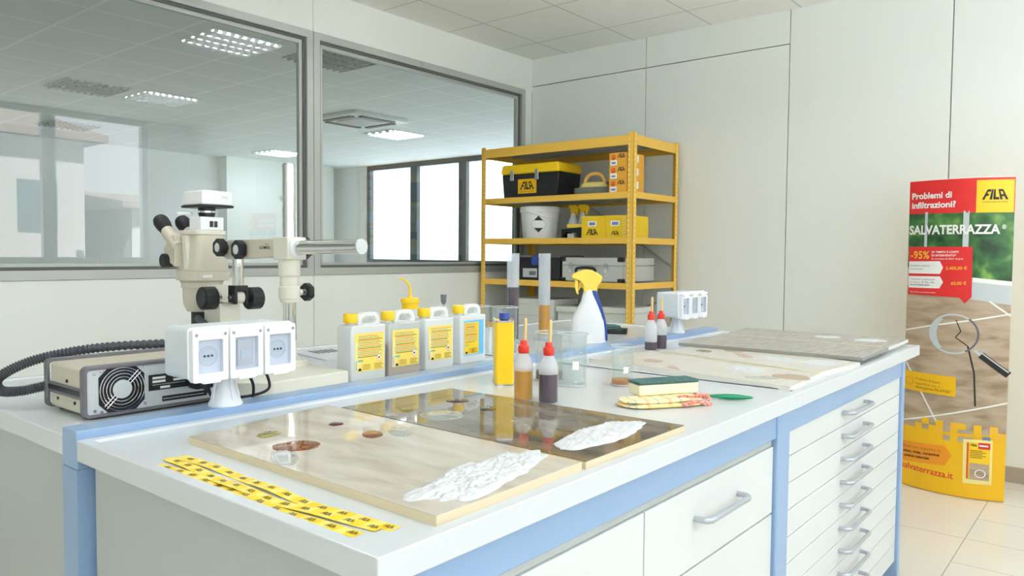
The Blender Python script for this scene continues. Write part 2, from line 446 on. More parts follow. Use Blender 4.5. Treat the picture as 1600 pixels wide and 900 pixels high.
def ring_prism(mb, outer, inner, lo, hi, m, axis='z'):
    """frame between two outlines of the same count"""
    def q(p, h): return {'x': (h,p[0],p[1]), 'y': (p[0],h,p[1]), 'z': (p[0],p[1],h)}[axis]
    n = len(outer)
    vs = [q(p, lo) for p in outer]+[q(p, lo) for p in inner]+[q(p, hi) for p in outer]+[q(p, hi) for p in inner]
    fs = []
    for i in range(n):
        j = (i+1) % n
        fs += [(i, n+i, n+j, j), (2*n+i, 2*n+j, 3*n+j, 3*n+i), (i, j, 2*n+j, 2*n+i), (n+i, 3*n+i, 3*n+j, n+j)]
    if axis == 'y': fs = [f[::-1] for f in fs]
    mb.add(vs, fs, m)

# ================================================================= ROOM
XB, YW, H = 5.03, 3.93, 2.85
XL, YF = -3.4, -1.55
struct(MB().box(XL, XB+.1, YF-.25, YW+.08, -.1, 0, 'floor').build('floor', smooth=0))
struct(MB().box(XL, XB+.1, YF-.25, YW, H, H+.1, 'ceiling').build('ceiling', smooth=0))
# back wall: laminate panels with open joints
b = MB(); b.box(XB+.02, XB+.12, YF-.2, YW+.08, 0, H, 'joint')
ys = [YF-.2, -.06, .869, 1.803, 2.862, YW]
for i in range(5):
    y0, y1 = ys[i]+.003, ys[i+1]-.003
    if i >= 3: b.box(XB, XB+.03, y0, y1, 0, 2.626, 'wall'); b.box(XB, XB+.03, y0, y1, 2.633, H, 'wall')
    else: b.box(XB, XB+.03, y0, y1, 0, H, 'wall')
struct(b.build('wall_back', smooth=0))
struct(MB().box(XB-.012, XB, YF, YW-.05, 0, .087, 'skirting').build('baseboard_back', smooth=0))
struct(MB().box(XL-.1, XL, YF-.2, YW, 0, H, 'wall_warm').build('wall_left', smooth=0))
# window wall behind the camera
b = MB()
b.box(XL, XB+.02, YF-.22, YF, 0, 1.10, 'wall_warm'); b.box(4.49, XB+.02, YF-.22, YF, 1.10, H, 'wall_warm')
b.box(XL, XL+.1, YF-.22, YF, 1.10, H, 'wall_warm')
struct(b.build('wall_front', smooth=0))
def frame(mb, a0, a1, z0, z1, p0, p1, w_, m, axis):
    """rectangular frame: a along the wall, p through it"""
    for q in ((a0, a1, z0, z0+w_), (a0, a1, z1-w_, z1), (a0, a0+w_, z0+w_, z1-w_), (a1-w_, a1, z0+w_, z1-w_)):
        if axis == 'y': mb.box(q[0], q[1], p0, p1, q[2], q[3], m)
        else: mb.box(p0, p1, q[0], q[1], q[2], q[3], m)
xs = [-3.3, -1.7, -.1, 1.65, 3.38, 4.49]
for i in range(5):
    b = MB(); frame(b, xs[i], xs[i+1], 1.10, H, YF-.14, YF-.06, .07, 'alu', 'y')
    o = struct(b.build('window_%d' % (5+i), smooth=0))
    MB().box(xs[i]+.07, xs[i+1]-.07, YF-.105, YF-.10, 1.17, H-.07, 'outpane').build('pane', o, smooth=0)

# glazed partition
def part_panel(x0, x1):
    b = MB(); g = .002
    b.box(x0+g, x1-g, YW, YW+.07, 0, 1.108, 'wall'); b.box(x0+g, x1-g, YW, YW+.07, 2.592, H, 'wall')
    return b
b = MB()
joints = [XL, -1.14, .862, 2.863, XB+.02]
for i in range(4):
    q = part_panel(joints[i], joints[i+1]); o = len(b.v)
    b.v += q.v; b.f += [tuple(k+o for k in f) for f in q.f]; b.mi += [b.slot(q.ms[k]) for k in q.mi]
b.box(XL, XB+.02, YW+.02, YW+.05, .0, 1.09, 'joint'); b.box(XL, XB+.02, YW+.02, YW+.05, 2.61, H, 'joint')
b.box(4.94, XB, YW, YW+.07, 1.108, 2.592, 'wall')
struct(b.build('wall_partition', smooth=0))
for i, (x0, x1) in enumerate([(-1.14, .862), (.862, 2.861), (2.865, 4.94)]):
    b = MB(); frame(b, x0, x1, 1.11, 2.592, YW-.006, YW+.078, .045, 'alu', 'y')
    frame(b, x0+.045, x1-.045, 1.155, 2.547, YW+.012, YW+.06, .016, 'gasket', 'y')
    frame(b, x0+.061, x1-.061, 1.165, 2.531, YW+.022, YW+.05, .022, 'alu', 'y')
    o = struct(b.build('window_%d' % (i+1), smooth=0))
    MB().box(x0+.08, x1-.08, YW+.034, YW+.038, 1.18, 2.52, 'pane').build('pane', o, smooth=0)
struct(MB().box(XL, XB, YW-.01, YW, 0, .08, 'skirting').build('baseboard_partition', smooth=0))

# next room
X2, Y2 = 9.30, 12.1
struct(MB().box(XL, X2+.1, YW+.08, Y2, -.1, 0, 'floor').build('floor_2', smooth=0))
struct(MB().box(XL, X2+.1, YW+.08, Y2, H, H+.1, 'ceiling2').build('ceiling_2', smooth=0))
struct(MB().box(XL, X2+.1, Y2, Y2+.1, 0, H, 'wall_warm').build('wall_far', smooth=0))
struct(MB().box(XL-.1, XL, YW, Y2, 0, H, 'wall_warm').build('wall_far_left', smooth=0))
struct(MB().box(XB+.12, X2, YW-.1, YW+.0, 0, H, 'wall_warm').build('wall_side', smooth=0))
struct(MB().box(6.9, 9.1, 11.86, Y2, 0, H, 'wall').build('trim_1', smooth=0))
b = MB(); b.box(X2, X2+.2, YW-.1, Y2, 0, 1.05, 'wall_warm'); b.box(X2, X2+.2, 11.15, Y2, 1.05, H, 'wall_warm'); b.box(X2, X2+.2, YW-.1, 4.3, 1.05, H, 'wall_warm')
struct(b.build('wall_window_side', smooth=0))
ys2 = [11.15, 9.9, 8.73, 7.57, 6.4, 5.3, 4.3]
for i in range(6):
    b = MB(); frame(b, ys2[i+1], ys2[i], 1.05, H, X2+.02, X2+.10, .085, 'darkframe', 'x')
    o = struct(b.build('window_%d' % (10+i), smooth=0))
    MB().box(X2+.06, X2+.064, ys2[i+1]+.085, ys2[i]-.085, 1.135, H-.085, 'outpane').build('pane', o, smooth=0)

# lamps in both ceilings
def make_lamp(lit):
    b = MB(); s = .3
    frame_b = MB()
    for q in ((-s, s, -s, -s+.02), (-s, s, s-.02, s), (-s, -s+.02, -s+.02, s-.02), (s-.02, s, -s+.02, s-.02)):
        frame_b.box(q[0], q[1], q[2], q[3], -.012, 0, 'white')
    root = empty('ceiling_lamp', (0, 0, 0), 'x', 'lamp')
    frame_b.build('frame', root, smooth=0)
    for i in range(4):
        y = -.21+.14*i
        b.cyl((-.27, y, -.004), (.27, y, -.004), .012, 'tube' if lit else 'tube_dim', n=8)
    b.build('tubes', root)
    l = MB()
    for i in range(3): l.box(-.28, .28, -.142+.14*i, -.138+.14*i, -.03, -.0, 'louvre')
    for i in range(9): l.box(-.262+.0655*i, -.258+.0655*i, -.28, .28, -.03, -.0, 'louvre')
    l.build('louvre', root, smooth=0)
    return root
lampA = make_lamp(True); lampB = make_lamp(False)
fl = True
for (x, y, lit, lab) in [
    (3.2, 2.5, 1, 'lit louvred ceiling lamp above the rear bench, mirrored large in the left pane'),
    (3.9, -.04, 1, 'lit louvred ceiling lamp nearest the street windows, mirrored small in the left pane'),
    (.75, 2.5, 1, 'added lit louvred fill lamp above the left part of the benches, outside the picture'),  # added out of view to fill the rack side with light
    (1.45, -.04, 1, 'added lit louvred fill lamp above the camera, outside the picture'),  # extra unseen lamp, put in to even out the room light
    (4.0, 5.2, 0, 'unlit louvred ceiling lamp in the next room nearest the glass partition'),
    (3.2, 8.0, 0, 'unlit louvred ceiling lamp in the middle of the next room, left side'),
    (4.0, 10.6, 0, 'unlit louvred ceiling lamp in the next room near its far wall'),
    (7.0, 7.8, 1, 'lit louvred ceiling lamp in the next room in front of the bright windows'),
    (7.2, 10.8, 1, 'lit louvred ceiling lamp in the far right corner of the next room')]:
    src = lampA if lit else lampB
    c = copy_tree(src); c.location = (x, y, H); c['label'] = lab; c['group'] = 'louvred ceiling lamps'
for s_ in (lampA, lampB):
    for ch in list(s_.children): bpy.data.objects.remove(ch)
    bpy.data.objects.remove(s_)
# air conditioning cassette in the next room
r_ = empty('ceiling_air_conditioner', (5.95, 7.25, H), 'white square air conditioning cassette in the ceiling of the next room', 'air conditioner')
b = MB(); b.prism(rrect(-.42, .42, -.42, .42, .05), -.04, 0, 'white'); b.build('panel', r_, bevel=.008)
b = MB(); b.prism(rrect(-.2, .2, -.2, .2, .02), -.05, -.04, 'grey_lam'); b.build('grille', r_, smooth=0)
for k in range(4):
    a = k*math.pi/2
    b = MB(); b.M = Matrix.Rotation(a, 4, 'Z'); b.box(-.25, .25, .28, .35, -.052, -.04, 'gasket'); b.build('flap', r_, smooth=0)
b = MB(); b.cyl((8.0, 11.86, 2.2), (8.0, 11.8, 2.2), .06, 'socket', n=20)
tag(b.build('wall_sensor', bevel=.01), 'small round white sensor on the column of the next room', 'sensor')

# outside: street and houses (seen mirrored in the glass)
struct(MB().box(-40, 60, -45, YF-.4, -3.6, -3.5, 'asphalt').build('ground', smooth=0))
def house(x0, x1, y0, y1, h, rh, label, mat, nw, rows):
    r = empty('house', ((x0+x1)/2, y1, -3.5), label, 'house')
    L = lambda v: (v[0]-(x0+x1)/2, v[1]-y1, v[2]+3.5)
    b = MB(); b.M = Matrix.Translation((-(x0+x1)/2, -y1, 3.5))
    b.box(x0, x1, y0, y1, -3.5, h, mat); b.build('walls', r, smooth=0)
    b = MB(); b.M = Matrix.Translation((-(x0+x1)/2, -y1, 3.5))
    ym = (y0+y1)/2
    b.prism([(y0-.5, h), (y1+.5, h), (y1+.5, h+.2), (ym, h+rh), (y0-.5, h+.2)], x0-.5, x1+.5, 'roof', 'x'); b.build('roof', r, smooth=0)
    for rr in range(rows):
        for i in range(nw):
            xx = x0+(x1-x0)*(i+.5)/nw; zz = h-1.9-2.9*rr
            b = MB(); b.M = Matrix.Translation((-(x0+x1)/2, -y1, 3.5))
            b.box(xx-.5, xx+.5, y1, y1+.06, zz-.7, zz+.7, 'darkframe'); b.build('window', r, smooth=0)
house(-8, 9.4, -26, -16, 4.4, 1.5, 'tall beige house across the street, mirrored in the left pane', 'render', 7, 2)
house(11.2, 24, -27, -17, 2.6, .8, 'lower pale house beside the tall one, mirrored in the left pane', 'render2', 5, 2)

# ================================================================= BENCHES
T = .90
YR0, YR1 = 1.497, 1.562
# blue frame of the island
r_ = empty('laboratory_bench', (1.96, YR0, 0), 'pale blue metal bench structure with a service rail between the two white worktops', 'bench')
def part(mb, name, root, **k):
    l = root.location
    mb.v = [(a-l[0], b_-l[1], c-l[2]) for a, b_, c in mb.v]
    return mb.build(name, root, **k)
ZR = .917
part(MB().box(.567, 3.33, YR0, YR1, .845, ZR, 'blue'), 'service_rail', r_, bevel=.0025)
for x0, x1 in ((.567, .64), (1.93, 1.99), (3.26, 3.33)):
    part(MB().box(x0, x1, YR0, YR1, 0, .8449, 'blue'), 'rear_post', r_, smooth=0)
part(MB().box(.64, 3.20, .676, .72, .80, .86, 'blue'), 'front_beam', r_, bevel=.002)
for x0, x1 in ((1.855, 1.936), (3.14, 3.173)):
    part(MB().box(x0, x1, .670, .73, 0, .8601, 'blue'), 'front_post', r_, bevel=.004)
# worktops (front bench): slab with a shallow raised rim
def worktop(x0, x1, y0, y1, rims, th=.038, rim=.028):
    """slab with a shallow recessed field inside the raised rims named in rims"""
    b = MB(); zt_ = T+.0015; zi = T-.003; s_ = .007
    def ins(k):
        d = rim-s_ if k == 0 else rim
        return (x0+(d if 'l' in rims else 0), x1-(d if 'r' in rims else 0), y0+(d if 'f' in rims else 0), y1-(d if 'b' in rims else 0))
    def loop(r, z): return [(r[0], r[2], z), (r[1], r[2], z), (r[1], r[3], z), (r[0], r[3], z)]
    vs = loop((x0, x1, y0, y1), T-th)+loop((x0, x1, y0, y1), zt_)+loop(ins(0), zt_)+loop(ins(1), zi)
    fs = [(3, 2, 1, 0)]
    for k, side in enumerate('frbl'):
        n_ = (k+1) % 4
        fs.append((k, n_, 4+n_, 4+k))
        fs.append((4+k, 4+n_, 8+n_, 8+k)); fs.append((8+k, 8+n_, 12+n_, 12+k))
    fs.append((12, 13, 14, 15))
    return b.add(vs, fs, 'top')
TT = T-.003
tag(worktop(.567, 1.9895, .660, YR0-.001, 'fbl').build('worktop', smooth=0, bevel=.0022), 'pale worktop of the front bench nearest the camera, under the two polished tiles', 'worktop')
tag(worktop(1.9905, 3.357, .660, YR0-.001, 'fbr').build('worktop', smooth=0, bevel=.0022), 'pale worktop at the far right end of the front bench, under the grey tiles', 'worktop')
tag(worktop(.567, 1.98, YR1+.001, 2.368, 'lb').build('worktop', smooth=0, bevel=.0022), 'pale rear worktop carrying the microscope and the light source', 'worktop')
tag(worktop(1.981, 3.35, YR1+.001, 2.368, 'rb').build('worktop', smooth=0, bevel=.0022), 'pale rear worktop carrying the measuring cylinders and spray bottle', 'worktop')

def bar_handle(L, d=.032, r=.0065):
    b = MB(); pts = []
    h = L/2; c = .018
    pts.append((-h, 0, 0)); pts.append((-h, -(d-c), 0))
    for i in range(1, 6):
        a = R(90*i/5); pts.append((-h+c-c*math.cos(a), -(d-c)-c*math.sin(a), 0))
    for i in range(0, 6):
        a = R(90*i/5); pts.append((h-c+c*math.sin(a), -(d-c)-c*math.cos(a), 0))
    pts.append((h, 0, 0))
    b.tube(pts, r, 'handle', n=12)
    return b
def drawer(root, x0, x1, z0, z1, y, hx=None, hz=None, hl=.27, name='drawer', mat='white', lab=None):
    l = root.location
    b = MB(); g = .0012
    b.box(x0+g, x1-g, y, y+.02, z0+g, z1-g, mat)
    o = part(b, name, root, bevel=.0008, seg=1)
    if hx:
        h = bar_handle(hl); h.M = Matrix()
        h.v = [(a+hx-l[0], b_+y-l[1], c+hz-l[2]) for a, b_, c in h.v]
        h.build('handle', o)
    return o
YC = .681
# left module of the front bench
r_ = empty('bench_cabinet', (1.24, YC, 0), 'white front cabinet under the near bench end with a wide two drawer side', 'cabinet')
part(MB().box(.60, 1.85, YC+.021, 1.47, .06, .795, 'white'), 'body', r_, bevel=.001)
part(MB().box(.585, .60, .69, 1.462, .03, .855, 'grey_lam'), 'end_panel', r_, bevel=.001)
part(MB().box(.61, 1.85, .73, 1.45, 0, .06, 'darkframe'), 'plinth', r_, smooth=0)
part(MB().box(.601, 1.85, YC+.004, YC+.021, .783, .797, 'grey_lam'), 'top_rail', r_, smooth=0)
drawer(r_, .603, 1.216, .07, .782, YC, name='door')
drawer(r_, 1.218, 1.852, .615, .782, YC, 1.53, .715, .215)
drawer(r_, 1.218, 1.852, .34, .613, YC, 1.53, .50, .215)
drawer(r_, 1.218, 1.852, .07, .338, YC, 1.53, .24, .215)
# right module: nine shallow drawers
r_ = empty('drawer_cabinet', (2.54, YC, 0), 'white cabinet of nine shallow drawers at the far end of the front bench', 'cabinet')
part(MB().box(1.938, 3.138, YC+.021, 1.47, .085, .80, 'white'), 'body', r_, bevel=.001)
part(MB().box(1.96, 3.12, .76, 1.45, 0, .085, 'darkframe'), 'plinth', r_, smooth=0)
zt = .805; ph = .0712
for i in range(10):
    drawer(r_, 1.938, 3.138, zt-ph*(i+1), zt-ph*i, YC, 2.535, zt-ph*i-.028, .235)
# rear benches
r_ = empty('bench_cabinet', (1.27, 1.9, 0), 'white rear cabinet under the microscope bench', 'cabinet')
part(MB().box(.60, 1.96, 1.60, 2.33, .06, T-.039, 'white'), 'body', r_)
part(MB().box(.585, .60, 1.585, 2.335, .03, .855, 'grey_lam'), 'end_panel', r_, bevel=.001)
part(MB().box(.61, 1.95, 1.63, 2.30, 0, .06, 'darkframe'), 'plinth', r_, smooth=0)
r_ = empty('bench_cabinet', (2.6, 1.9, 0), 'white rear cabinet under the measuring cylinders', 'cabinet')
part(MB().box(1.99, 3.33, 1.60, 2.33, .06, T-.039, 'white'), 'body', r_)
part(MB().box(2.0, 3.32, 1.63, 2.30, 0, .06, 'darkframe'), 'plinth', r_, smooth=0)

# ================================================================= TILES
def polytile(name, pts, z0, z1, mtop, medge, label):
    cx = sum(p[0] for p in pts)/4; cy_ = sum(p[1] for p in pts)/4
    r = empty(name, (cx, cy_, z0), label, 'tile')
    b = MB(); n = len(pts)
    b.prism([(p[0]-cx, p[1]-cy_) for p in pts], 0, z1-z0-.0012, medge)
    b.build('tile_body', r, smooth=0)
    b = MB(); e = .0008
    q = [((p[0]-cx)*(1-e*2), (p[1]-cy_)*(1-e*2)) for p in pts]
    b.prism(q, z1-z0-.0012, z1-z0, mtop); b.build('glazed_face', r, smooth=0)
    return r
def blob(cx, cy_, a, b_, rot, seed, n=48, irr=.12):
    pts = []
    for i in range(n):
        t = 2*math.pi*i/n
        k = 1+irr*(noise.noise(Vector((math.cos(t)*1.3+seed, math.sin(t)*1.3, seed*2)))+.5*noise.noise(Vector((math.cos(t)*4+seed, math.sin(t)*4, 3))))*1.6
        x, y = a*k*math.cos(t), b_*k*math.sin(t)
        pts.append((cx+x*math.cos(rot)-y*math.sin(rot), cy_+x*math.sin(rot)+y*math.cos(rot)))
    return pts
def stain(root, cx, cy_, a, b_, rot, m, seed, z, h=.0012, irr=.12, lab=None):
    l = root.location; P_ = blob(cx, cy_, a, b_, rot, seed, irr=irr); n = len(P_)
    vs = []; fs = []
    for s_, hh in ((1, 0), (.97, h*.7), (.9, h)):
        for p in P_: vs.append((cx+(p[0]-cx)*s_-l[0], cy_+(p[1]-cy_)*s_-l[1], z+hh-l[2]))
    for j in range(2):
        for i in range(n): k = (i+1) % n; fs.append((j*n+i, j*n+k, (j+1)*n+k, (j+1)*n+i))
    fs.append(tuple(range(2*n, 3*n)))
    o = MB().add(vs, fs, m).build('stain', root, smooth=60)
    if lab: o['label'] = lab
    return o
def smear(root, cx, cy_, a, b_, rot, m, seed, z, h=.005, rough_=1.0, name='paste_smear', irr=.18, lab=None, nr=30, n=150):
    l = root.location; P_ = blob(cx, cy_, a, b_, rot, seed, n=n, irr=irr)
    vs = [(cx-l[0], cy_-l[1], z+h*.8-l[2])]; fs = []
    for j in range(1, nr+1):
        s_ = j/nr
        for p in P_:
            x = cx+(p[0]-cx)*s_; y = cy_+(p[1]-cy_)*s_
            e = 1-s_**6
            nz = .8*noise.noise(Vector((x*60, y*60, seed)))+.8*noise.noise(Vector((x*150, y*150, seed+5)))
            hh = h*e*(.55+rough_*.55*nz) if j < nr else 0
            vs.append((x-l[0], y-l[1], z+max(hh, .0002 if j < nr else 0)-l[2]))
    for i in range(n): fs.append((0, 1+i, 1+(i+1) % n))
    for j in range(nr-1):
        for i in range(n): k = (i+1) % n; o = 1+j*n; q = 1+(j+1)*n; fs.append((o+i, q+i, q+k, o+k))
    ob = MB().add(vs, fs, m).build(name, root, smooth=180)
    if lab: ob['label'] = lab
    return ob
ZA = .911
A = polytile('ceramic_tile', [(.691, .690), (1.030, .694), (1.045, 1.386), (.698, 1.334+.002)], TT, ZA, 'tileA', 'tileA_edge', 'polished beige stone tile at the near end of the bench with white paste')
stain(A, .802, 1.239, .018, .030, R(-60), 'st_green', 1, ZA, lab='olive green drop')
stain(A, .785, 1.129, .042, .036, R(-30), 'st_amber', 2, ZA, irr=.08, lab='large round amber drop')
stain(A, .937, 1.216, .014, .016, R(-60), 'st_red', 3, ZA, lab='dark red drop'); stain(A, .928, 1.095, .019, .030, R(-40), 'st_amber', 4, ZA, irr=.06, lab='amber drop')
stain(A, .728, 1.079, .022, .05, R(-30), 'st_clear', 6, ZA, lab='clear puddle'); stain(A, .979, 1.075, .022, .05, R(-30), 'st_clear', 8, ZA, lab='clear puddle')
smear(A, .865, .765, .158, .056, R(6), 'paste', 11, ZA, h=.011, irr=.2, lab='rough white paste')
B = polytile('ceramic_tile', [(1.036, .690), (1.389, .690), (1.379, 1.327), (1.048, 1.341)], TT, ZA, 'tileB', 'tileA_edge', 'polished dark brown stone tile beside the beige one, reflecting the bottles')
stain(B, 1.123, 1.212, .014, .022, R(-40), 'st_green', 12, ZA, lab='olive green drop'); stain(B, 1.274, 1.205, .026, .026, R(-50), 'st_brown', 13, ZA, lab='thin brown ring')
stain(B, 1.249, 1.091, .018, .022, R(-50), 'st_brown', 14, ZA, lab='dark brown drop'); stain(B, 1.135, 1.119, .045, .05, R(-50), 'st_clear', 15, ZA, lab='wide clear puddle')
smear(B, 1.218, .775, .138, .05, R(4), 'paste', 17, ZA, h=.010, rough_=.9, irr=.12, lab='smooth white paste oval')
Cc = polytile('ceramic_tile', [(1.985, .690), (2.285, .705), (2.40, 1.33), (2.08, 1.378)], TT, ZA, 'tileC', 'tile_white', 'pale matt tile in the middle of the far bench half, nearest the sponge')
stain(Cc, 2.176, 1.197, .03, .04, R(-40), 'st_pale', 21, ZA, h=.0005, lab='pale brown stain'); stain(Cc, 2.085, 1.075, .014, .042, R(-50), 'st_pink', 22, ZA, h=.0005, irr=.3, lab='faint pink stain')
smear(Cc, 2.20, .90, .05, .07, R(-40), 'paste', 23, ZA, h=.004, lab='rough white paste'); stain(Cc, 2.15, .745, .05, .055, R(-40), 'st_pale', 24, ZA, h=.0005, lab='pale brown round stain')
stain(Cc, 2.075, .80, .045, .025, R(-60), 'st_clear', 25, ZA, lab='clear puddle')
D = polytile('ceramic_tile', [(2.288, .712), (2.60, .682), (2.74, 1.25), (2.43, 1.315)], TT, ZA, 'tileC', 'tile_white', 'pale matt tile lying half under the grey wood look tiles')
stain(D, 2.521, 1.183, .025, .035, R(-40), 'st_green', 31, ZA, h=.0005, lab='pale olive stain'); stain(D, 2.60, 1.105, .036, .045, R(-40), 'st_pale', 32, ZA, h=.0005, irr=.08, lab='brown round stain')
stain(D, 2.50, 1.03, .02, .07, R(-50), 'st_pink', 33, ZA, h=.0005, irr=.3, lab='faint pink stain')
smear(D, 2.50, .91, .045, .06, R(-40), 'paste', 34, ZA, h=.004, lab='rough white paste'); smear(D, 2.50, .775, .065, .06, R(-40), 'paste', 35, ZA, h=.003, rough_=.5, irr=.08, lab='round white paste')
ZE = .9235
Z0E = ZA+.0002
E1 = polytile('ceramic_tile', [(2.635, .684), (2.995, .690), (3.01, 1.335), (2.60, 1.323)], Z0E, ZE, 'tileE', 'tile_grey', 'grey wood look tile at the far bench end, left of the yellow seam')
E2 = polytile('ceramic_tile', [(2.999, .691), (3.34, .699), (3.345, 1.362), (3.013, 1.335)], Z0E, ZE, 'tileE', 'tile_white', 'grey wood look tile at the outermost right bench end with white paste')
for o_, x0, x1 in ((E1, 2.68, 2.95), (E2, 3.04, 3.30)):      # spacer strips that carry the raised tiles
    l = o_.location
    for k, yy in enumerate((.72, 1.0, 1.25)):
        MB().box(x0-l[0]+(.05 if o_ is E1 else 0), x1-l[0], yy-l[1], yy+.03-l[1], TT-l[2], 0, 'tile_white').build('spacer', o_, smooth=0)
smear(E2, 3.19, .80, .06, .055, R(-30), 'paste', 41, ZE, h=.004, lab='white paste patch'); smear(E2, 3.20, .965, .05, .05, R(-30), 'paste', 42, ZE, h=.003, lab='white paste patch farther from the edge')
b = MB(); b.box(-.0025, .0025, -.32, .27, 0, .0006, 'print_paleyellow')
o = b.build('masking_strip', smooth=0); o.location = (3.0, 1.03, ZE); o.rotation_euler = (0, 0, R(-1.5)); tag(o, 'thin yellow masking strip on the seam of the grey wood look tiles', 'tape')
b = MB(); b.box(-.003, .003, -.30, .30, 0, .0006, 'print_paleyellow')
o = b.build('masking_strip', smooth=0); o.location = (2.325, .99, ZA+.001); o.rotation_euler = (0, 0, R(-10.5)); tag(o, 'thin yellow masking strip between the two pale matt tiles', 'tape')

# ================================================================= TAPES
def tape(p0, p1, w_, bend, label, lift=0):
    P0 = Vector(p0); P1 = Vector(p1); L = (P1-P0).length; d = (P1-P0).normalized(); nr = Vector((-d.y, d.x))
    root = empty('adhesive_tape', (P0.x, P0.y, TT), label, 'tape', 'yellow tape strips')
    b = MB(); N = 40; vs = []; fs = []
    def pos(t, s_):
        q = d*(L*t)+nr*(bend*math.sin(math.pi*t)+.005*math.sin(6*t+lift*900)+s_*w_/2)
        z = .0006+lift+.0035*(math.sin(t*9+lift*3000)**2)*math.sin(math.pi*min(1, t*1.0))
        return (q.x, q.y, z)
    for i in range(N+1):
        t = i/N; j = 0
        a = pos(t, -1); c = pos(t, 1)
        vs += [a, c, (a[0], a[1], a[2]-.0005), (c[0], c[1], c[2]-.0005)]
    for i in range(N):
        k = 4*i; fs += [(k, k+4, k+5, k+1), (k+2, k+3, k+7, k+6), (k, k+2, k+6, k+4), (k+1, k+5, k+7, k+3)]
    b.add(vs, fs, 'tape'); b.build('strip', root, smooth=0)
    b = MB(); k = 13
    for i in range(k):
        t = (i+.5)/k
        a = Vector(pos(t, -.3)); c = Vector(pos(t+.034, -.3)); e = Vector(pos(t, .35))
        ux = (c-a).normalized(); uz = (e-a); uz = (uz-ux*uz.dot(ux)).normalized()
        b.text('FILA', a+Vector((0, 0, .0006)), ux, uz, .0085, 'tape_ink', width=.017, bold=.03, warp=.4)
    b.build('print', root, smooth=0)
tape((.594, 1.240), (.608, .742), .020, -.006, 'printed yellow tape strip nearest the left edge of the worktop', .0)
tape((.618, 1.262), (.632, .735), .020, -.012, 'printed yellow tape strip in the middle of the three', .0012)
tape((.645, 1.262), (.652, .722), .021, -.010, 'printed yellow tape strip nearest the beige tile', .0)

# ================================================================= BOTTLES AND GLASS ON THE FRONT BENCH
def squeeze_bottle(x, y, z, fill, liq, label, rz=0, group='red capped squeeze bottles'):
    r = empty('squeeze_bottle', (x, y, z), label, 'bottle', group, rz)
    prof = [(.0225, 0), (.0235, .003), (.0235, .078), (.0225, .088), (.017, .102), (.0115, .112), (.010, .116)]
    q = MB(); lo = [p for p in prof if p[1] <= fill]+[(.0233, fill)]; hi = [(.0233, fill)]+[p for p in prof if p[1] > fill]
    q.lathe(lo, 'clear_pl', cap=False); q.lathe(hi, 'milky', cap=False); q.build('bottle_body', r)
    k = []
    for rr, zz in prof:
        if zz < fill: k.append((rr-.0012, max(zz, .001)))
    k.append((.0223, fill))
    MB().lathe(k, liq).build('liquid', r)
    MB().lathe([(.012, .112), (.0135, .114), (.0135, .128), (.0125, .131), (.0085, .133), (.0085, .141), (.0075, .143)], 'red', n=24).build('cap', r)
    b = MB(); b.prism([(-.0045, .14), (.0045, .14), (.0055, .182), (.004, .194), (0, .197), (-.004, .194), (-.0055, .182)], -.003, .003, 'wood', 'y')
    b.M = Matrix(); o = b.build('stick', r, bevel=.001); o.rotation_euler = (R(2), R(3), R(50))
    return r
squeeze_bottle(1.45, 1.151, TT, .070, 'liq_amber', 'squeeze bottle with red cap and amber liquid beside the yellow can')
squeeze_bottle(1.458, 1.081, TT, .068, 'liq_dark', 'squeeze bottle with red cap and dark violet liquid in front of the beakers')
squeeze_bottle(2.526, 1.399, TT, .030, 'liq_dark', 'far squeeze bottle with red cap, nearly empty of dark liquid, left of its twin')
squeeze_bottle(2.587, 1.391, TT, .052, 'liq_dark', 'far squeeze bottle with red cap, a third full of dark liquid, right of its twin')

def beaker(x, y, z, r0, h, label, liq=None, fill=0, rz=0, marks=True):
    r = empty('beaker', (x, y, z), label, 'beaker', None, rz); t = .0022
    prof = [(r0-.004, 0), (r0, .004), (r0, h-.008), (r0+.004, h), (r0+.003, h+.001), (r0-t, h-.008), (r0-t, .006), (r0-.006, .003), (0, .003)]
    MB().lathe(prof, 'glass', n=40, cap=False).build('glass_wall', r)
    b = MB(); P_ = [((r0+.0035)*math.cos(2*math.pi*i/40)*(1+(.10 if i in (0,) else (.05 if i in (1, 39) else 0))), (r0+.0035)*math.sin(2*math.pi*i/40), h) for i in range(40)]
    b.tube(P_, .0013, 'glass_rim', n=6, closed=True)
    P_ = [((r0-.001)*math.cos(2*math.pi*i/40), (r0-.001)*math.sin(2*math.pi*i/40), .003) for i in range(40)]
    b.tube(P_, .0022, 'glass_rim', n=6, closed=True); b.build('rim', r)
    if liq: MB().lathe([(r0-t-.001, .0035), (r0-t-.0005, fill)], liq, n=40).build('liquid', r)
    if marks:
        b = MB(); a0 = R(-115)-rz
        for k in range(6):
            zz = h*(.3+.09*k); w_ = .12 if k % 2 else .2
            a, c = a0, a0+w_
            q = lambda an, z_: ((r0+.0004)*math.cos(an), (r0+.0004)*math.sin(an), z_)
            b.quad(q(a, zz), q(c, zz), q(c, zz+.0012), q(a, zz+.0012), 'print_white')
        q = lambda an, z_: ((r0+.0004)*math.cos(an), (r0+.0004)*math.sin(an), z_)
        N = 5
        for i in range(N):
            a, c = a0-.5+.45*i/N, a0-.5+.45*(i+1)/N
            b.quad(q(a, h*.34), q(c, h*.34), q(c, h*.5), q(a, h*.5), 'print_white')
        b.build('graduation', r, smooth=0)
    return r
beaker(1.689, 1.174, TT, .040, .14, 'large empty glass beaker standing right of the dark squeeze bottle')
beaker(1.716, 1.27, TT, .040, .135, 'glass beaker with a little dark red liquid behind the squeeze bottles', 'liq_red', .026, marks=False)
beaker(1.781, 1.072, TT, .031, .108, 'small glass beaker with a shallow layer of amber liquid left of the sponge', 'liq_whisky', .017)
beaker(2.075, 1.735, TT, .045, .165, 'glass beaker on the rear bench directly behind the yellow can', marks=False)
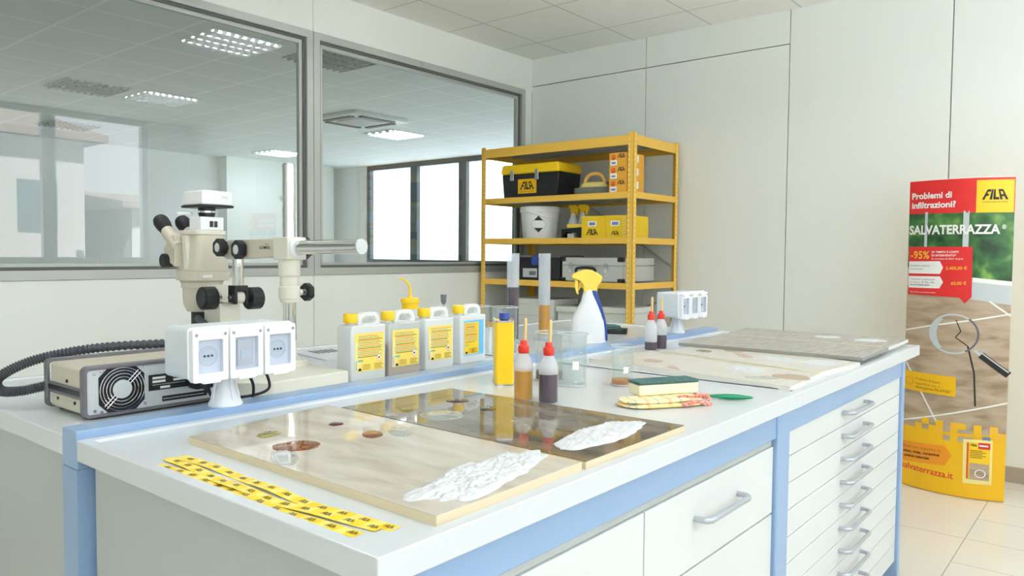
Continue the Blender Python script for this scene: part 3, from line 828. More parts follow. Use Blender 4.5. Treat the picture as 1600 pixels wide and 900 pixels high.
beaker(2.036, 1.841, TT, .052, .165, 'wide glass beaker hidden behind the fourth white jug', marks=False)

# yellow can
az = 39.9
r_ = empty('solvent_can', (1.567+.03, 1.309+.03, TT), 'tall yellow metal can with a dark blue screw cap', 'can', None, R(az-90+4.5))
b = MB(); b.prism(rrect(-.0245, .0245, -.055, .055, .006), .002, .172, 'yellow'); b.build('can_body', r_, bevel=.001)
b = MB(); ring_prism(b, rrect(-.0255, .0255, -.056, .056, .007), rrect(-.022, .022, -.0525, .0525, .004), .170, .175, 'steel')
ring_prism(b, rrect(-.0255, .0255, -.056, .056, .007), rrect(-.022, .022, -.0525, .0525, .004), 0, .004, 'steel'); b.build('seam_ring', r_)
b = MB(); b.lathe([(.012, .172), (.012, .176), (.0145, .177), (.0145, .192), (.013, .194)], 'blueplastic', c=(.0, -.03, 0), n=20); b.build('cap', r_)
b = MB()
b.box(.0246, .0249, -.046, .046, .02, .16, 'print_orange')
for k in range(12): b.box(.025, .0252, -.042, .03-.004*(k % 4), .03+.0105*k, .034+.0105*k, 'print_brown')
b.build('label_print', r_, smooth=0)
b = MB()
for s_ in (-1, 1):
    b.cyl((s_*.004, -.0555, .045), (s_*.004, -.0545, .045), .004, 'print_yellow2', n=12)
b.build('embossing', r_)

# sponge, cloth, green brush
r_ = empty('sponge', (1.650, .878, TT+.0215), 'cream sponge with a dark green scouring pad lying on the checked cloth', 'sponge', None, R(-30)); r_.scale = (1.06, 1.06, 1.06)
b = MB(); b.prism(rrect(-.078, .078, -.027, .027, .006), 0, .024, 'sponge'); b.build('foam_block', r_, bevel=.003)
b = MB(); b.prism(rrect(-.0785, .0785, -.0275, .0275, .006), .0242, .031, 'scour'); b.build('scouring_pad', r_, bevel=.002)
r_ = empty('cloth', (1.606, .862, TT), 'folded cream checked cloth with a red crocheted edge under the sponge', 'cloth', None, R(-33)); r_.scale = (1.08, 1.08, 1)
rnd = random.Random(3)
for k in range(2):
    b = MB(); z0 = .0098*k; N = 44; vs = []; fs = []; rows = 12
    for j in range(rows+1):
        ph_ = math.pi*j/rows; s_ = math.sin(ph_)**.35 if 0 < j < rows else 0; zz = z0+.0054-.0054*math.cos(ph_)
        for i in range(N):
            a = 2*math.pi*i/N; e = 3.2
            cxx = math.copysign(abs(math.cos(a))**(2/e), math.cos(a)); syy = math.copysign(abs(math.sin(a))**(2/e), math.sin(a))
            kx = .100-.006*k+.004*math.sin(3*a+k*2); ky = .046-.004*k+.006*math.sin(2*a+k)+(.008*cxx)
            vs.append((kx*cxx*s_-.005*k, ky*syy*s_, zz+.0012*math.sin(a*5+k)*s_ if k else max(0, zz)))
    for j in range(rows):
        for i in range(N): q = (i+1) % N; fs.append((j*N+i, j*N+q, (j+1)*N+q, (j+1)*N+i))
    b.add(vs, fs, 'check'); b.build('fold', r_, smooth=80)
b = MB(); pts = []
for i in range(120):
    t = i/119; x = .03+.075*t; pts.append((x+.003*math.sin(i*1.9), -.045-.004*math.sin(t*9)+.016*t*t+.003*math.cos(i*1.9), .007+.006*math.sin(t*4)+.0015*math.sin(i*2.3)))
b.tube(pts, .0036, 'lace', n=6)
pts = [(.03+.07*i/79+.002*math.sin(i*2), -.025+.005*math.sin(i*.11)+.002*math.cos(i*2), .0205+.0015*math.sin(i*2.3)) for i in range(80)]
b.tube(pts, .0036, 'lace', n=6)
pts = [(.103+.006*math.sin(i*.09)+.002*math.sin(i*2), -.03+.07*i/79+.002*math.cos(i*2), .012+.006*math.sin(i*.05)+.0015*math.sin(i*2.3)) for i in range(80)]
b.tube(pts, .0038, 'lace', n=6)
b.build('crochet_edge', r_)
r_ = empty('brush', (1.755, .80, TT), 'small brush with a dark green tapered plastic handle beside the cloth', 'brush', None, math.atan2(.715-.80, 1.80-1.755))
b = MB(); q = b.M; b.M = Matrix.Rotation(R(90), 4, 'Y') @ Matrix.Identity(4)
b.M = Matrix.Translation((0, 0, .008)) @ Matrix.Rotation(R(90), 4, 'Y')
b.lathe([(.003, -.012), (.0045, 0), (.0058, .012), (.0078, .03), (.0082, .045), (.0075, .06), (.0058, .078), (.004, .092), (.0012, .097)], 'green', n=18, sx=.85, sy=1.1); b.build('brush_handle', r_)
b = MB(); b.M = Matrix.Translation((0, 0, .0075)) @ Matrix.Rotation(R(90), 4, 'Y'); b.lathe([(.004, -.04), (.0062, -.03), (.005, -.012), (.0038, -.008)], 'red', n=14); b.build('brush_head', r_)

# ================================================================= SOCKET PODS
def pod(x, label):
    r = empty('socket_pod', (x, 1.53, ZR), label, 'socket pod', 'socket pods on the rail')
    b = MB(); b.lathe([(.036, 0), (.036, .005), (.026, .02), (.020, .040), (.0185, .075)], 'socket', n=24); b.build('pedestal', r)
    b = MB()
    for k in range(8):
        a = 2*math.pi*k/8; b.M = Matrix.Rotation(a, 4, 'Z'); b.prism([(.018, .075), (.034, .004), (.0305, .004), (.017, .07)], -.0012, .0012, 'socket', 'y')
    b.build('rib', r, smooth=0)
    z0, z1 = .073, .178
    b = MB(); b.prism(rrect(-.118, .122, z0, z1, .010), -.062, .034, 'socket_side', 'y'); b.build('housing', r, bevel=.004)
    b = MB(); b.prism(rrect(-.120, .124, z0-.002, z1+.002, .010), -.068, -.062, 'socket', 'y'); b.build('cover_frame', r, bevel=.0015)
    for k in range(3):
        cx = -.079+.081*k
        m_ = MB(); ring_prism(m_, rrect(cx-.0385, cx+.0385, z0-.004, z1-.002, .005), rrect(cx-.0265, cx+.0265, z0+.014, z1-.024, .002), -.084, -.068, 'socket', 'y')
        m_.prism(rrect(cx-.02, cx+.02, z0-.007, z0+.002, .003), -.088, -.078, 'socket', 'y')
        mo = m_.build('socket_module', r, bevel=.0012)
        s_ = MB()
        s_.box(cx-.0265, cx+.0265, -.0715, -.069, z0+.014, z1-.024, 'socket')
        if k != 1:
            zc = (z0+z1)/2-.005
            s_.axis_lathe((cx, -.0715, zc), (0, -1, 0), [(.021, 0), (.021, .001), (.0185, .001), (.018, .0003)], 'socket_side', n=28)
            for dx in (-.008, .0, .008): s_.cyl((cx+dx, -.0722, zc), (cx+dx, -.0735, zc), .0024, 'black', n=10)
        else:
            s_.box(cx-.018, cx+.018, -.078, -.0715, z0+.02, z1-.03, 'white'); s_.box(cx-.012, cx+.012, -.0795, -.078, z0+.035, z0+.052, 'socket_side')
        s_.build('socket_insert', mo, smooth=30)
        MB().box(cx-.0265, cx+.0265, -.0825, -.0815, z0+.014, z1-.024, 'socket_gl').build('clear_cover', mo, smooth=0)
        b2 = MB()
        for dx in (-.031, .031): b2.cyl((cx+dx, -.084, z1-.013), (cx+dx, -.0855, z1-.013), .0032, 'steel', n=12)
        b2.build('screw', mo)
    return r
pod(.883, 'white triple socket pod on the blue rail in front of the light source box')
pod(2.985, 'white triple socket pod on the blue rail at the far end near the rack')

# ================================================================= LIGHT SOURCE BOX
r_ = empty('light_source', (.648, 1.668, TT), 'cream and grey light source box with a round fan grille and black hose port', 'instrument box')
LX, LY, LH = .33, .215, .108
b = MB(); b.box(.006, LX-.006, .02, LY-.02, .008, LH-.002, 'cream'); b.build('casing', r_, bevel=.006)
for y0, y1, nm in ((0, .022, 'front_bezel'), (LY-.018, LY, 'rear_bezel')):
    b = MB(); ring_prism(b, rrect(0, LX, .004, LH+.004, .012), rrect(.007, LX-.007, .011, LH-.004, .006), y0, y1, 'greyplate', 'y'); b.build(nm, r_, bevel=.0015)
b = MB(); b.box(.003, .0065, .022, LY-.018, .040, .064, 'greyplate'); b.box(.002, .0035, .022, LY-.018, .047, .058, 'black'); b.build('side_groove', r_, smooth=0)
b = MB()
for y, z in ((.06, .03), (.15, .03), (.10, .073)): b.cyl((.006, y, z), (.0035, y, z), .0035, 'black', n=10)
b.build('side_screw', r_)
b = MB(); b.box(.006, LX-.006, .005, .012, .010, LH-.003, 'silverplate'); pl_ = b.build('front_plate', r_, smooth=0)
cx, cz = .078, .058
b = MB()
oc = [(cx+.0475*sx, cz+.0475*sz) for sx, sz in ((-.6, 1), (.6, 1), (1, .6), (1, -.6), (.6, -1), (-.6, -1), (-1, -.6), (-1, .6))]
b.prism(oc, .0035, .0049, 'black', 'y')
b.cyl((cx, .0034, cz), (cx, .001, cz), .02, 'silverplate', n=28)
for rr in (.026, .033, .040, .046):
    b.tube([(cx+rr*math.cos(2*math.pi*i/40), .0005, cz+rr*math.sin(2*math.pi*i/40)) for i in range(40)], .0011, 'chrome', n=6, closed=True)
for a in (45, 225):
    for d in (-.0035, .0035):
        ca, sa = math.cos(R(a)), math.sin(R(a))
        b.cyl((cx+ca*.019-sa*d, .0, cz+sa*.019+ca*d), (cx+ca*.05-sa*d, .0, cz+sa*.05+ca*d), .0012, 'chrome', n=6)
b.build('fan_grille', r_)
b = MB()
for x, z in ((.022, .095), (.022, .018), (.036, .101), (.036, .014), (.126, .101), (.126, .020)): b.cyl((x, .005, z), (x, .002, z), .0032, 'steel', n=10)
b.build('plate_screw', r_)
b = MB(); b.box(.135, .27, .0035, .005, .045, .080, 'black')
for x0, x1, z in ((.143, .172, .070), (.143, .172, .062), (.190, .222, .070), (.190, .222, .062), (.160, .182, .048)): b.box(x0, x1, .0028, .0035, z, z+.005, 'print_white')
b.text('SERVICE BY QUALIFIED PERSONNEL ONLY', (.143, .0028, .0565), (1, 0, 0), (0, 0, 1), .002, 'print_white', width=.075, bold=0)
b.box(.165, .27, .0035, .005, .018, .030, 'black'); b.box(.167, .262, .003, .0035, .0235, .0245, 'print_white')
b.build('rating_label', r_, smooth=0)
b = MB(); b.box(.225, .275, -.030, .005, .04, .085, 'black'); b.build('power_inlet', r_, bevel=.003)
b = MB()
for x in (.03, LX-.03):
    for y in (.03, LY-.03): b.cyl((x, y, 0), (x, y, .009), .008, 'black_soft', n=12)
b.build('foot', r_)
# ribbed hose
def catmull(P_, k=10):
    out = []
    P_ = [Vector(p) for p in P_]
    for i in range(len(P_)-1):
        p0 = P_[max(i-1, 0)]; p1 = P_[i]; p2 = P_[i+1]; p3 = P_[min(i+2, len(P_)-1)]
        for j in range(k):
            t = j/k; out.append(.5*((2*p1)+(p2-p0)*t+(2*p0-5*p1+4*p2-p3)*t*t+(3*p1-p0-3*p2+p3)*t**3))
    out.append(P_[-1]); return out
path = catmull([(.655, 1.895, .945), (.61, 1.91, .937), (.578, 1.93, .94), (.578, 1.945, .965), (.63, 1.95, .991), (.70, 1.94, 1.008), (.80, 1.92, 1.0175), (.95, 1.90, 1.016), (1.10, 1.95, 1.01), (1.17, 2.08, 1.01), (1.20, 2.20, 1.03), (1.222, 2.275, 1.04)], 44)
b = MB(); b.tube(path, .0105, 'hose', n=12, rf=lambda i: (1.12, 1.12, .9, .9)[i % 4], cap=True)
o = b.build('light_guide_hose', smooth=30); tag(o, 'dark ribbed light guide hose looping left from the light source box', 'hose')
# cables under the near pod
def cable(pts, label, r=.0034):
    o = MB().tube(catmull(pts, 8), r, 'black_soft', n=8).build('power_cable'); tag(o, label, 'cable'); return o
cable([(.86, 1.50, .992), (.86, 1.555, .97), (.88, 1.585, .93), (.92, 1.60, .905), (.95, 1.62, .901), (.93, 1.632, .93), (.90, 1.638, .955)], 'black cable hanging behind the near socket pod pedestal into the light source box')
cable([(.955, 1.50, .99), (.985, 1.55, .985), (1.015, 1.575, .96), (1.02, 1.575, .93), (.99, 1.58, .918), (.93, 1.585, .918), (.89, 1.60, .93), (.88, 1.635, .955)], 'black cable looping right of the near socket pod in front of the microscope base')
cable([(.90, 1.50, .992), (.945, 1.545, .975), (.975, 1.57, .945), (.98, 1.58, .912), (.975, 1.59, .901)], 'short black cable dropping straight behind the near socket pod')

# ================================================================= MICROSCOPE
PX, PY = 1.262, 1.845
r_ = empty('stereo_microscope', (PX, PY, TT), 'cream stereo microscope on a chrome boom stand with black focus knobs', 'microscope')
def mp(mb, name, **k): return part(mb, name, r_, **k)
b = MB(); b.prism([(.985, 1.70), (1.06, 1.622), (1.302, 1.632), (1.312, 1.90), (1.30, 2.16), (1.02, 2.16), (.985, 2.1)], TT, .933, 'cream2'); mp(b, 'stand_base', bevel=.004)
b = MB(); b.lathe([(.052, .933-TT), (.052, .945-TT), (.049, .948-TT), (.022, .948-TT), (.020, .97-TT), (.020, 1.0-TT)], 'cream2', c=(PX, PY, TT), n=32); mp(b, 'pole_socket')
b = MB(); b.cyl((PX, PY, .95), (PX, PY, 1.494), .0182, 'chrome', n=32); b.cyl((PX, PY, 1.494), (PX, PY, 1.497), .015, 'steel'); mp(b, 'pole')
b = MB(); b.lathe([(.024, 1.108), (.026, 1.112), (.026, 1.118), (.029, 1.120), (.029, 1.152), (.026, 1.154), (.026, 1.180), (.030, 1.184), (.030, 1.232)], 'cream2', c=(PX, PY, 0), n=32); mp(b, 'clamp_collar')
b = MB(); b.prism(rrect(PY-.036, PY+.034, 1.228, 1.292, .006), PX-.030, PX+.032, 'cream2', 'x'); mp(b, 'clamp_block', bevel=.003)
bx = PX-.002
b = MB(); b.cyl((bx+.004, PY+.06, 1.262), (bx+.010, 1.545, 1.266), .0195, 'chrome', n=32); mp(b, 'boom_rod')
b = MB(); b.cyl((bx+.010, 1.545, 1.266), (bx+.0103, 1.540, 1.266), .0198, 'silverplate', n=32); mp(b, 'rod_end')
b = MB(); b.axis_lathe((bx+.005, PY-.036, 1.263), (0, -1, 0), [(.029, 0), (.029, .004), (.024, .008), (.022, .010)], 'socket', n=32); mp(b, 'rod_bushing')
b = MB(); b.prism([(PY+.034, 1.236), (PY+.034, 1.288), (2.125, 1.285), (2.15, 1.276), (2.15, 1.232), (2.125, 1.226)], PX-.024, PX+.024, 'cream', 'x'); mp(b, 'boom_arm', bevel=.003)
b = MB(); b.text('OLYMPUS', (PX-.0245, 1.955, 1.2585), (0, -1, 0), (0, 0, 1), .008, 'print_black', width=.052, bold=.02, lift=.0004)
b.text('STAND', (PX-.0245, 1.925, 1.270), (0, -1, 0), (0, 0, 1), .004, 'print_black', width=.016, bold=.0, lift=.0004); mp(b, 'lettering', smooth=0)
def star_knob(c, d, r, w_, name='clamp_knob', white=True):
    b = MB(); d = Vector(d).normalized(); q = d.to_track_quat('Z', 'Y').to_matrix().to_4x4(); b.M = Matrix.Translation(Vector(c)) @ q
    pts = []
    for i in range(36):
        a = 2*math.pi*i/36; rr = r*(1-.10*(.5+.5*math.cos(6*a))); pts.append((rr*math.cos(a), rr*math.sin(a)))
    b.prism(pts, 0, w_, 'black'); b.lathe([(r*.35, -.012), (r*.35, 0)], 'black', n=16)
    if white: b.lathe([(r*.5, w_), (r*.5, w_+.0006)], 'white', n=24)
    return mp(b, name, bevel=.0015)
star_knob((PX-.030, 2.038, 1.256), (-1, 0, 0), .028, .020)
star_knob((PX-.036, 2.130, 1.262), (-1, 0, 0), .027, .020)
star_knob((PX+.050, PY, 1.136), (1, 0, 0), .026, .018, white=False)
b = MB(); b.cyl((PX+.028, PY, 1.136), (PX+.052, PY, 1.136), .009, 'cream2'); mp(b, 'knob_shaft')
star_knob((PX+.044, PY, 1.262), (1, 0, 0), .032, .016, white=False)
# focus carrier
b = MB(); b.cyl((PX, 2.11, 1.14), (PX, 2.11, 1.236), .0165, 'chrome', n=28); mp(b, 'carrier_rod')
b = MB(); b.prism([(PX-.022, 1.148), (PX+.022, 1.148), (PX+.022, 1.092), (PX+.013, 1.092), (PX+.013, 1.132), (PX-.013, 1.132), (PX-.013, 1.092), (PX-.022, 1.092)], 2.09, 2.13, 'black', 'y'); mp(b, 'yoke', bevel=.002)
b = MB(); b.cyl((PX-.0125, 2.11, 1.112), (PX+.0125, 2.11, 1.112), .019, 'cream2', n=28); b.cyl((PX+.013, 2.15, 1.104), (PX+.06, 2.15, 1.104), .012, 'black', n=20); b.cyl((PX-.03, 2.11, 1.112), (PX-.022, 2.11, 1.112), .008, 'steel'); mp(b, 'pivot')
b = MB(); b.prism([(2.10, 1.095), (2.24, 1.095), (2.24, 1.145), (2.19, 1.145), (2.17, 1.10), (2.10, 1.095)], PX-.03, PX+.03, 'cream2', 'x')
b.box(PX-.034, PX+.034, 2.155, 2.25, .985, 1.093, 'cream2'); mp(b, 'focus_block', bevel=.003)
def ribbed(c, d, r, w_, name):
    b = MB(); d = Vector(d).normalized(); q = d.to_track_quat('Z', 'Y').to_matrix().to_4x4(); b.M = Matrix.Translation(Vector(c)) @ q
    pts = []
    for i in range(72):
        a = 2*math.pi*i/72; rr = r*(1-.03*(i % 4 < 2)); pts.append((rr*math.cos(a), rr*math.sin(a)))
    b.prism(pts, 0, w_, 'black'); b.lathe([(r*.85, w_), (r*.80, w_+.004)], 'black_soft', n=32); b.lathe([(r*.4, -.02), (r*.4, 0)], 'steel', n=16)
    return mp(b, name, bevel=.0015)
ribbed((PX-.036, 2.185, 1.108), (-1, 0, 0), .035, .040, 'focus_knob')
ribbed((PX+.060, 2.155, 1.104), (1, 0, 0), .035, .040, 'focus_knob')
# head
HX, HY = 1.256, 2.300
b = MB(); b.lathe([(.046, 1.010+.05), (.056, 1.082), (.058, 1.10), (.058, 1.134), (.0625, 1.136), (.0625, 1.152), (.066, 1.153), (.066, 1.160)], 'cream', c=(HX, HY+.01, 0), n=40)
mp(b, 'holder_ring')
b = MB(); b.lathe([(.030, .995), (.034, .997), (.034, 1.062)], 'black', c=(HX, HY+.01, 0), n=32); mp(b, 'objective')
b = MB(); b.loft([(HX, HY+.005, 1.158, .070, .072), (HX, HY+.005, 1.188, .070, .072)], 'cream', n=40, e=3.4); mp(b, 'zoom_housing', bevel=.002)
b = MB(); b.loft([(HX, HY+.005, 1.188, .064, .068), (HX, HY, 1.21, .058, .062), (HX, HY-.004, 1.27, .050, .052), (HX, HY-.004, 1.302, .050, .052)], 'cream', n=40, e=5); mp(b, 'head_body', bevel=.002)
b = MB(); b.loft([(HX, HY+.004, 1.302, .055, .062), (HX, HY+.004, 1.316, .055, .062)], 'cream2', n=40, e=5); mp(b, 'head_flange', bevel=.002)
b = MB(); b.box(HX-.036, HX+.042, HY-.05, HY+.02, 1.316, 1.358, 'white_pl'); mp(b, 'camera_port', bevel=.003)
b = MB(); b.box(HX-.006, HX+.020, HY-.0508, HY-.0495, 1.326, 1.345, 'black'); b.box(HX+.006, HX+.008, HY-.0512, HY-.0508, 1.326, 1.345, 'steel'); b.box(HX-.042, HX-.010, HY-.0712, HY-.067, 1.190-.022, 1.190-.012, 'print_white'); mp(b, 'port_switch', smooth=0)
b = MB(); b.lathe([(.024, 1.358), (.024, 1.366), (.026, 1.367), (.026, 1.372)], 'black', c=(HX+.008, HY-.008, 0), n=28); b.lathe([(.020, 1.372), (.020, 1.378), (.022, 1.379), (.022, 1.384)], 'chrome', c=(HX+.008, HY-.008, 0), n=28)
b.lathe([(.026, 1.379), (.026, 1.392)], 'black', c=(HX+.008, HY-.008, 0), n=28); mp(b, 'mount_ring')
b = MB(); b.cyl((HX-.024, HY+.02, 1.368), (HX-.058, HY+.05, 1.370), .0045, 'socket', n=12); mp(b, 'mount_lever')
b = MB(); b.prism([(HX-.040, HY-.065), (HX+.070, HY-.065), (HX+.070, HY+.065), (HX-.040, HY+.065)], 1.388, 1.3955, 'black'); mp(b, 'camera_base', bevel=.003)
b = MB(); b.prism([(HX-.037, 1.396), (HX+.067, 1.396), (HX+.066, 1.434), (HX+.058, 1.439), (HX-.026, 1.441), (HX-.036, 1.437)], HY-.060, HY+.060, 'white_pl', 'y'); mp(b, 'camera_housing', bevel=.003)
b = MB(); b.text('DP20', (HX+.030, HY-.0604, 1.416), (1, 0, 0), (0, 0, 1), .008, 'print_grey', width=.020, bold=.01); mp(b, 'camera_print', smooth=0)
# eyepieces, tilted towards the operator at the far side
tub = MB()
for sx in (-.064, .008):
    p0 = Vector((HX+sx, HY+.035, 1.262)); d = Vector((0, .80, .60)).normalized()
    tub.axis_lathe(p0, d, [(.020, 0), (.022, .03), (.022, .075), (.0195, .09)], 'cream', n=28)
    e = MB(); e.axis_lathe(p0+d*.082, d, [(.0175, 0), (.0175, .012), (.021, .016), (.022, .030), (.024, .034), (.0245, .056), (.021, .068), (.012, .070)], 'black_soft', n=28); mp(e, 'eyepiece')
tub.prism([(HY+.03, 1.20), (HY+.10, 1.225), (HY+.105, 1.26), (HY+.06, 1.30), (HY+.03, 1.302)], HX-.078, HX+.036, 'cream', 'x')
mp(tub, 'eyepiece_tubes', bevel=.003)
b = MB(); b.prism([(HY-.005, 1.30), (HY+.020, 1.30), (HY+.005, 1.192), (HY-.018, 1.192)], HX-.062, HX-.044, 'cream2', 'x')
b.prism([(HY+.035, 1.298), (HY+.060, 1.29), (HY+.052, 1.235), (HY+.030, 1.24)], HX-.060, HX-.048, 'cream2', 'x'); mp(b, 'side_cover', bevel=.002)
for s_ in (-1, 1):
    b = MB(); b.axis_lathe((HX+s_*.060, HY+.085, 1.220), (s_, 0, 0), [(.012, -.02), (.014, 0), (.022, .004), (.022, .030), (.019, .033)], 'black', n=28)
    mp(b, 'zoom_knob')

# ================================================================= JUGS, REAR BENCH ITEMS
def jug(x1, y0, label, liq=None, fill=.06, lab='yellow', flip=False, capx=None, rz=0):
    """1 litre jug; x1,y0 = right front bottom corner"""
    W, D_ = .122, .062
    r = empty('plastic_jug', (x1-W, y0, TT), label, 'jug', 'white plastic jugs with yellow caps', R(rz)); r.scale = (1, 1, 1.13)
    b = MB()
    low = [(0, .006), (.004, 0), (W-.006, 0), (W, .006), (W, .137), (.006, .137), (0, .128)]
    b.prism(low, 0, D_, 'jug_clear' if liq == 'liq_beige' else 'jug', 'y'); b.build('jug_body', r, bevel=.006, seg=3)
    b = MB(); zc = D_/2
    op = [(W-.086, .130), (W-.002, .130), (W-.002, .146), (W-.006, .158), (W-.018, .166), (W-.060, .167), (W-.072, .161), (W-.079, .148)]
    ip = [(W-.066, .1395), (W-.024, .1395), (W-.017, .144), (W-.018, .151), (W-.026, .156), (W-.055, .1565), (W-.065, .152), (W-.068, .145)]
    ring_prism(b, op, ip, zc-.011, zc+.011, 'jug', 'y'); b.build('grip', r, bevel=.004, seg=3)
    cx = .022
    b = MB(); b.lathe([(.014, .137), (.014, .145)], 'jug', c=(cx, zc, 0), n=20); b.build('neck', r)
    b = MB(); b.lathe([(.0185, .143), (.019, .145), (.019, .163), (.018, .165)], 'yellow', c=(cx, zc, 0), n=28)
    b.build('cap', r)
    if liq:
        b = MB(); b.prism([(.004, .004), (W-.004, .004), (W-.004, fill), (.004, fill)], .004, D_-.004, liq, 'y'); b.build('liquid', r, bevel=.004)
    b = MB(); y = -.0006; zz0, zz1 = .026, .118
    if lab == 'blue':
        b.box(.016, W-.012, y+.0002, y+.0006, zz0-.004, zz1+.004, 'print_bluelabel'); b.box(.018, W-.036, y, y+.0002, zz0, zz1-.002, 'print_yellow2')
        xa, xb = .020, W-.040
    else:
        b.prism(rrect(.012, W-.008, zz0, zz1, .004), y, y+.0006, 'print_lemon', 'y'); xa, xb = .020, W-.012
        b.box(.012, .030, y-.0002, y, zz0, zz1-.02, 'print_paleyellow')
    rnd = random.Random(int(x1*1000)); zz = zz1-.006; i = 0
    while zz > zz0+.034:
        xe = xb-rnd.random()*.02; xs_ = xa+rnd.random()*.004
        m_ = ['print_pink', 'print_green', 'print_brown', 'print_pink', 'print_green'][i % 5]
        b.box(xs_, xe, y-.0004, y-.0002, zz-.0019, zz, m_); zz -= .0042; i += 1
    b.box(xa+.002, xa+.020, y-.0004, y-.0002, zz0+.024, zz0+.028, 'print_green')
    for k in range(4):
        b.box(xa+.018, xa+.045, y-.0004, y-.0002, zz0+.004+.0035*k, zz0+.0052+.0035*k, 'print_brown')
    for k in range(5): b.box(xb-.030, xb-.004*(k % 3), y-.0004, y-.0002, zz0+.003+.003*k, zz0+.0042+.003*k, 'print_brown')
    b.prism([(xa+.002, zz0+.002), (xa+.015, zz0+.002), (xa+.012, zz0+.008), (xa+.006, zz0+.008)], y-.0005, y-.0002, 'print_black', 'y')
    if lab != 'blue':
        c_ = (xb-.014, zz0+.030)
        b.prism([(c_[0]-.010, c_[1]), (c_[0], c_[1]-.010), (c_[0]+.010, c_[1]), (c_[0], c_[1]+.010)], y-.0005, y-.0002, 'print_pink', 'y')
        b.prism([(c_[0]-.0088, c_[1]), (c_[0], c_[1]-.0088), (c_[0]+.0088, c_[1]), (c_[0], c_[1]+.0088)], y-.0007, y-.0005, 'print_white', 'y')
        b.box(c_[0]-.003, c_[0]+.003, y-.0009, y-.0007, c_[1]-.002, c_[1]+.002, 'print_black')
        b.box(.013, .019, y-.0005, y-.0002, zz0+.002, zz0+.03, 'print_white')
        for k in range(7): b.box(.014, .018, y-.0006, y-.0005, zz0+.004+.0035*k, zz0+.0056+.0035*k, 'print_black')
    b.build('label', r, smooth=0)
    return r
jug(1.426, 1.626, 'white plastic jug with yellow label and barcode, leftmost of the four', 'liq_water', .10)
jug(1.560, 1.626, 'white plastic jug half full of beige liquid, second from the microscope', 'liq_beige', .085)
jug(1.716, 1.640, 'white plastic jug with teal print on its yellow label, third from the microscope', 'liq_water', .10)
jug(1.887, 1.658, 'white plastic jug with a blue bordered label, rightmost of the four', None, .1, 'blue')

r_ = empty('wash_bottle', (1.90, 2.035, TT), 'wash bottle with a yellow screw cap and bent yellow spout behind the jugs', 'bottle')
MB().lathe([(.036, 0), (.038, .004), (.038, .125), (.030, .150), (.024, .156), (.024, .160)], 'milky', n=32).build('bottle_body', r_)
b = MB(); b.lathe([(.030, .152), (.030, .172), (.034, .174), (.034, .186), (.032, .190), (.010, .192), (.008, .197)], 'yellow', n=36); b.build('cap', r_)
b = MB(); d = Vector((-.79, .6, 0)); pts = catmull([(0, 0, .19), (0, 0, .22), tuple(d*.006+Vector((0, 0, .242))), tuple(d*.022+Vector((0, 0, .256))), tuple(d*.040+Vector((0, 0, .261)))], 8)
b.tube(pts, .0052, 'yellow', n=10, rf=lambda i: 1-.45*i/32); b.build('spout', r_)

r_ = empty('spatula', (1.966, 1.93, TT), 'grey metal spatula blade sticking up behind the third jug', 'spatula')
b = MB(); b.cyl((0, 0, 0), (0, 0, .17), .0022, 'steel', n=8); b.build('rod', r_)
b = MB(); b.M = Matrix.Rotation(R(-42), 4, 'Z'); b.prism([(-.004, .168), (.004, .168), (.009, .178), (.011, .205), (-.012, .205), (-.010, .178)], -.001, .001, 'greyplate', 'y'); b.build('blade', r_)
beaker(1.966, 1.935, TT, .03, .10, 'small glass beaker holding the spatula behind the third jug', marks=False)

def cylinder(x, y, fill, liq, label):
    r = empty('measuring_cylinder', (x, y, TT), label, 'measuring cylinder')
    b = MB(); pts = [(.042*math.cos(R(60*i+15)), .042*math.sin(R(60*i+15))) for i in range(6)]
    b.prism(pts, 0, .010, 'frost'); b.lathe([(.03, .010), (.026, .018)], 'frost', n=24); b.build('foot', r, bevel=.002)
    b = MB(); b.lathe([(.0245, .018), (.0245, fill)], 'clear_pl', n=32, cap=False); b.lathe([(.0245, fill), (.0245, .353), (.0265, .356)], 'frost', n=32, cap=False); b.build('tube', r)
    MB().lathe([(.0220, .020), (.0220, fill)], liq, n=28).build('liquid', r)
    b = MB(); q = lambda an, z_: (.0248*math.cos(an), .0248*math.sin(an), z_)
    for k in range(30):
        a0 = R(-165); w_ = .5 if k % 5 == 0 else .28; zz = .05+.0098*k
        b.quad(q(a0, zz), q(a0+w_, zz), q(a0+w_, zz+.001), q(a0, zz+.001), 'print_blue')
    b.build('graduation', r, smooth=0)
cylinder(2.33, 1.906, .222, 'liq_dark', 'tall measuring cylinder with dark violet liquid, left one in front of the rack')
cylinder(2.507, 1.884, .145, 'liq_amber', 'tall measuring cylinder with amber liquid, between the other cylinder and the spray bottle')

# spray bottle
r_ = empty('spray_bottle', (2.56, 1.70, TT), 'large white spray bottle with yellow trigger head and blue side stripe', 'spray bottle', None, R(-90+34.5+2))
k_ = .00262
secs = []
for py, a, c in ((537, 901, 951), (533, 899, 953), (515, 898.5, 952), (503, 899, 950), (493, 902, 947.5), (483, 908, 944.5), (473, 913, 941), (463, 915.5, 936.5), (455, 917, 934)):
    secs.append((((a+c)/2-925)*k_, 0, (537-py)*k_, (c-a)/2*k_, .032 if py > 495 else .032-(495-py)*.00038))
b = MB(); b.loft(secs, 'white_pl', n=36, e=2.6); b.build('bottle_body', r_)
b = MB(); L_ = []; Rr = []
for py, c in ((533, 953), (515, 952), (503, 950), (493, 947.5), (483, 944.5), (473, 941), (463, 937), (457, 935)):
    z = (537-py)*k_; x = (c-925)*k_; L_.append((x-.016 if py < 500 else x-.007, z)); Rr.append((x+.002, z))
b.prism(L_+Rr[::-1], -.022, .022, 'blueplastic', 'y'); b.build('side_stripe', r_, bevel=.003)
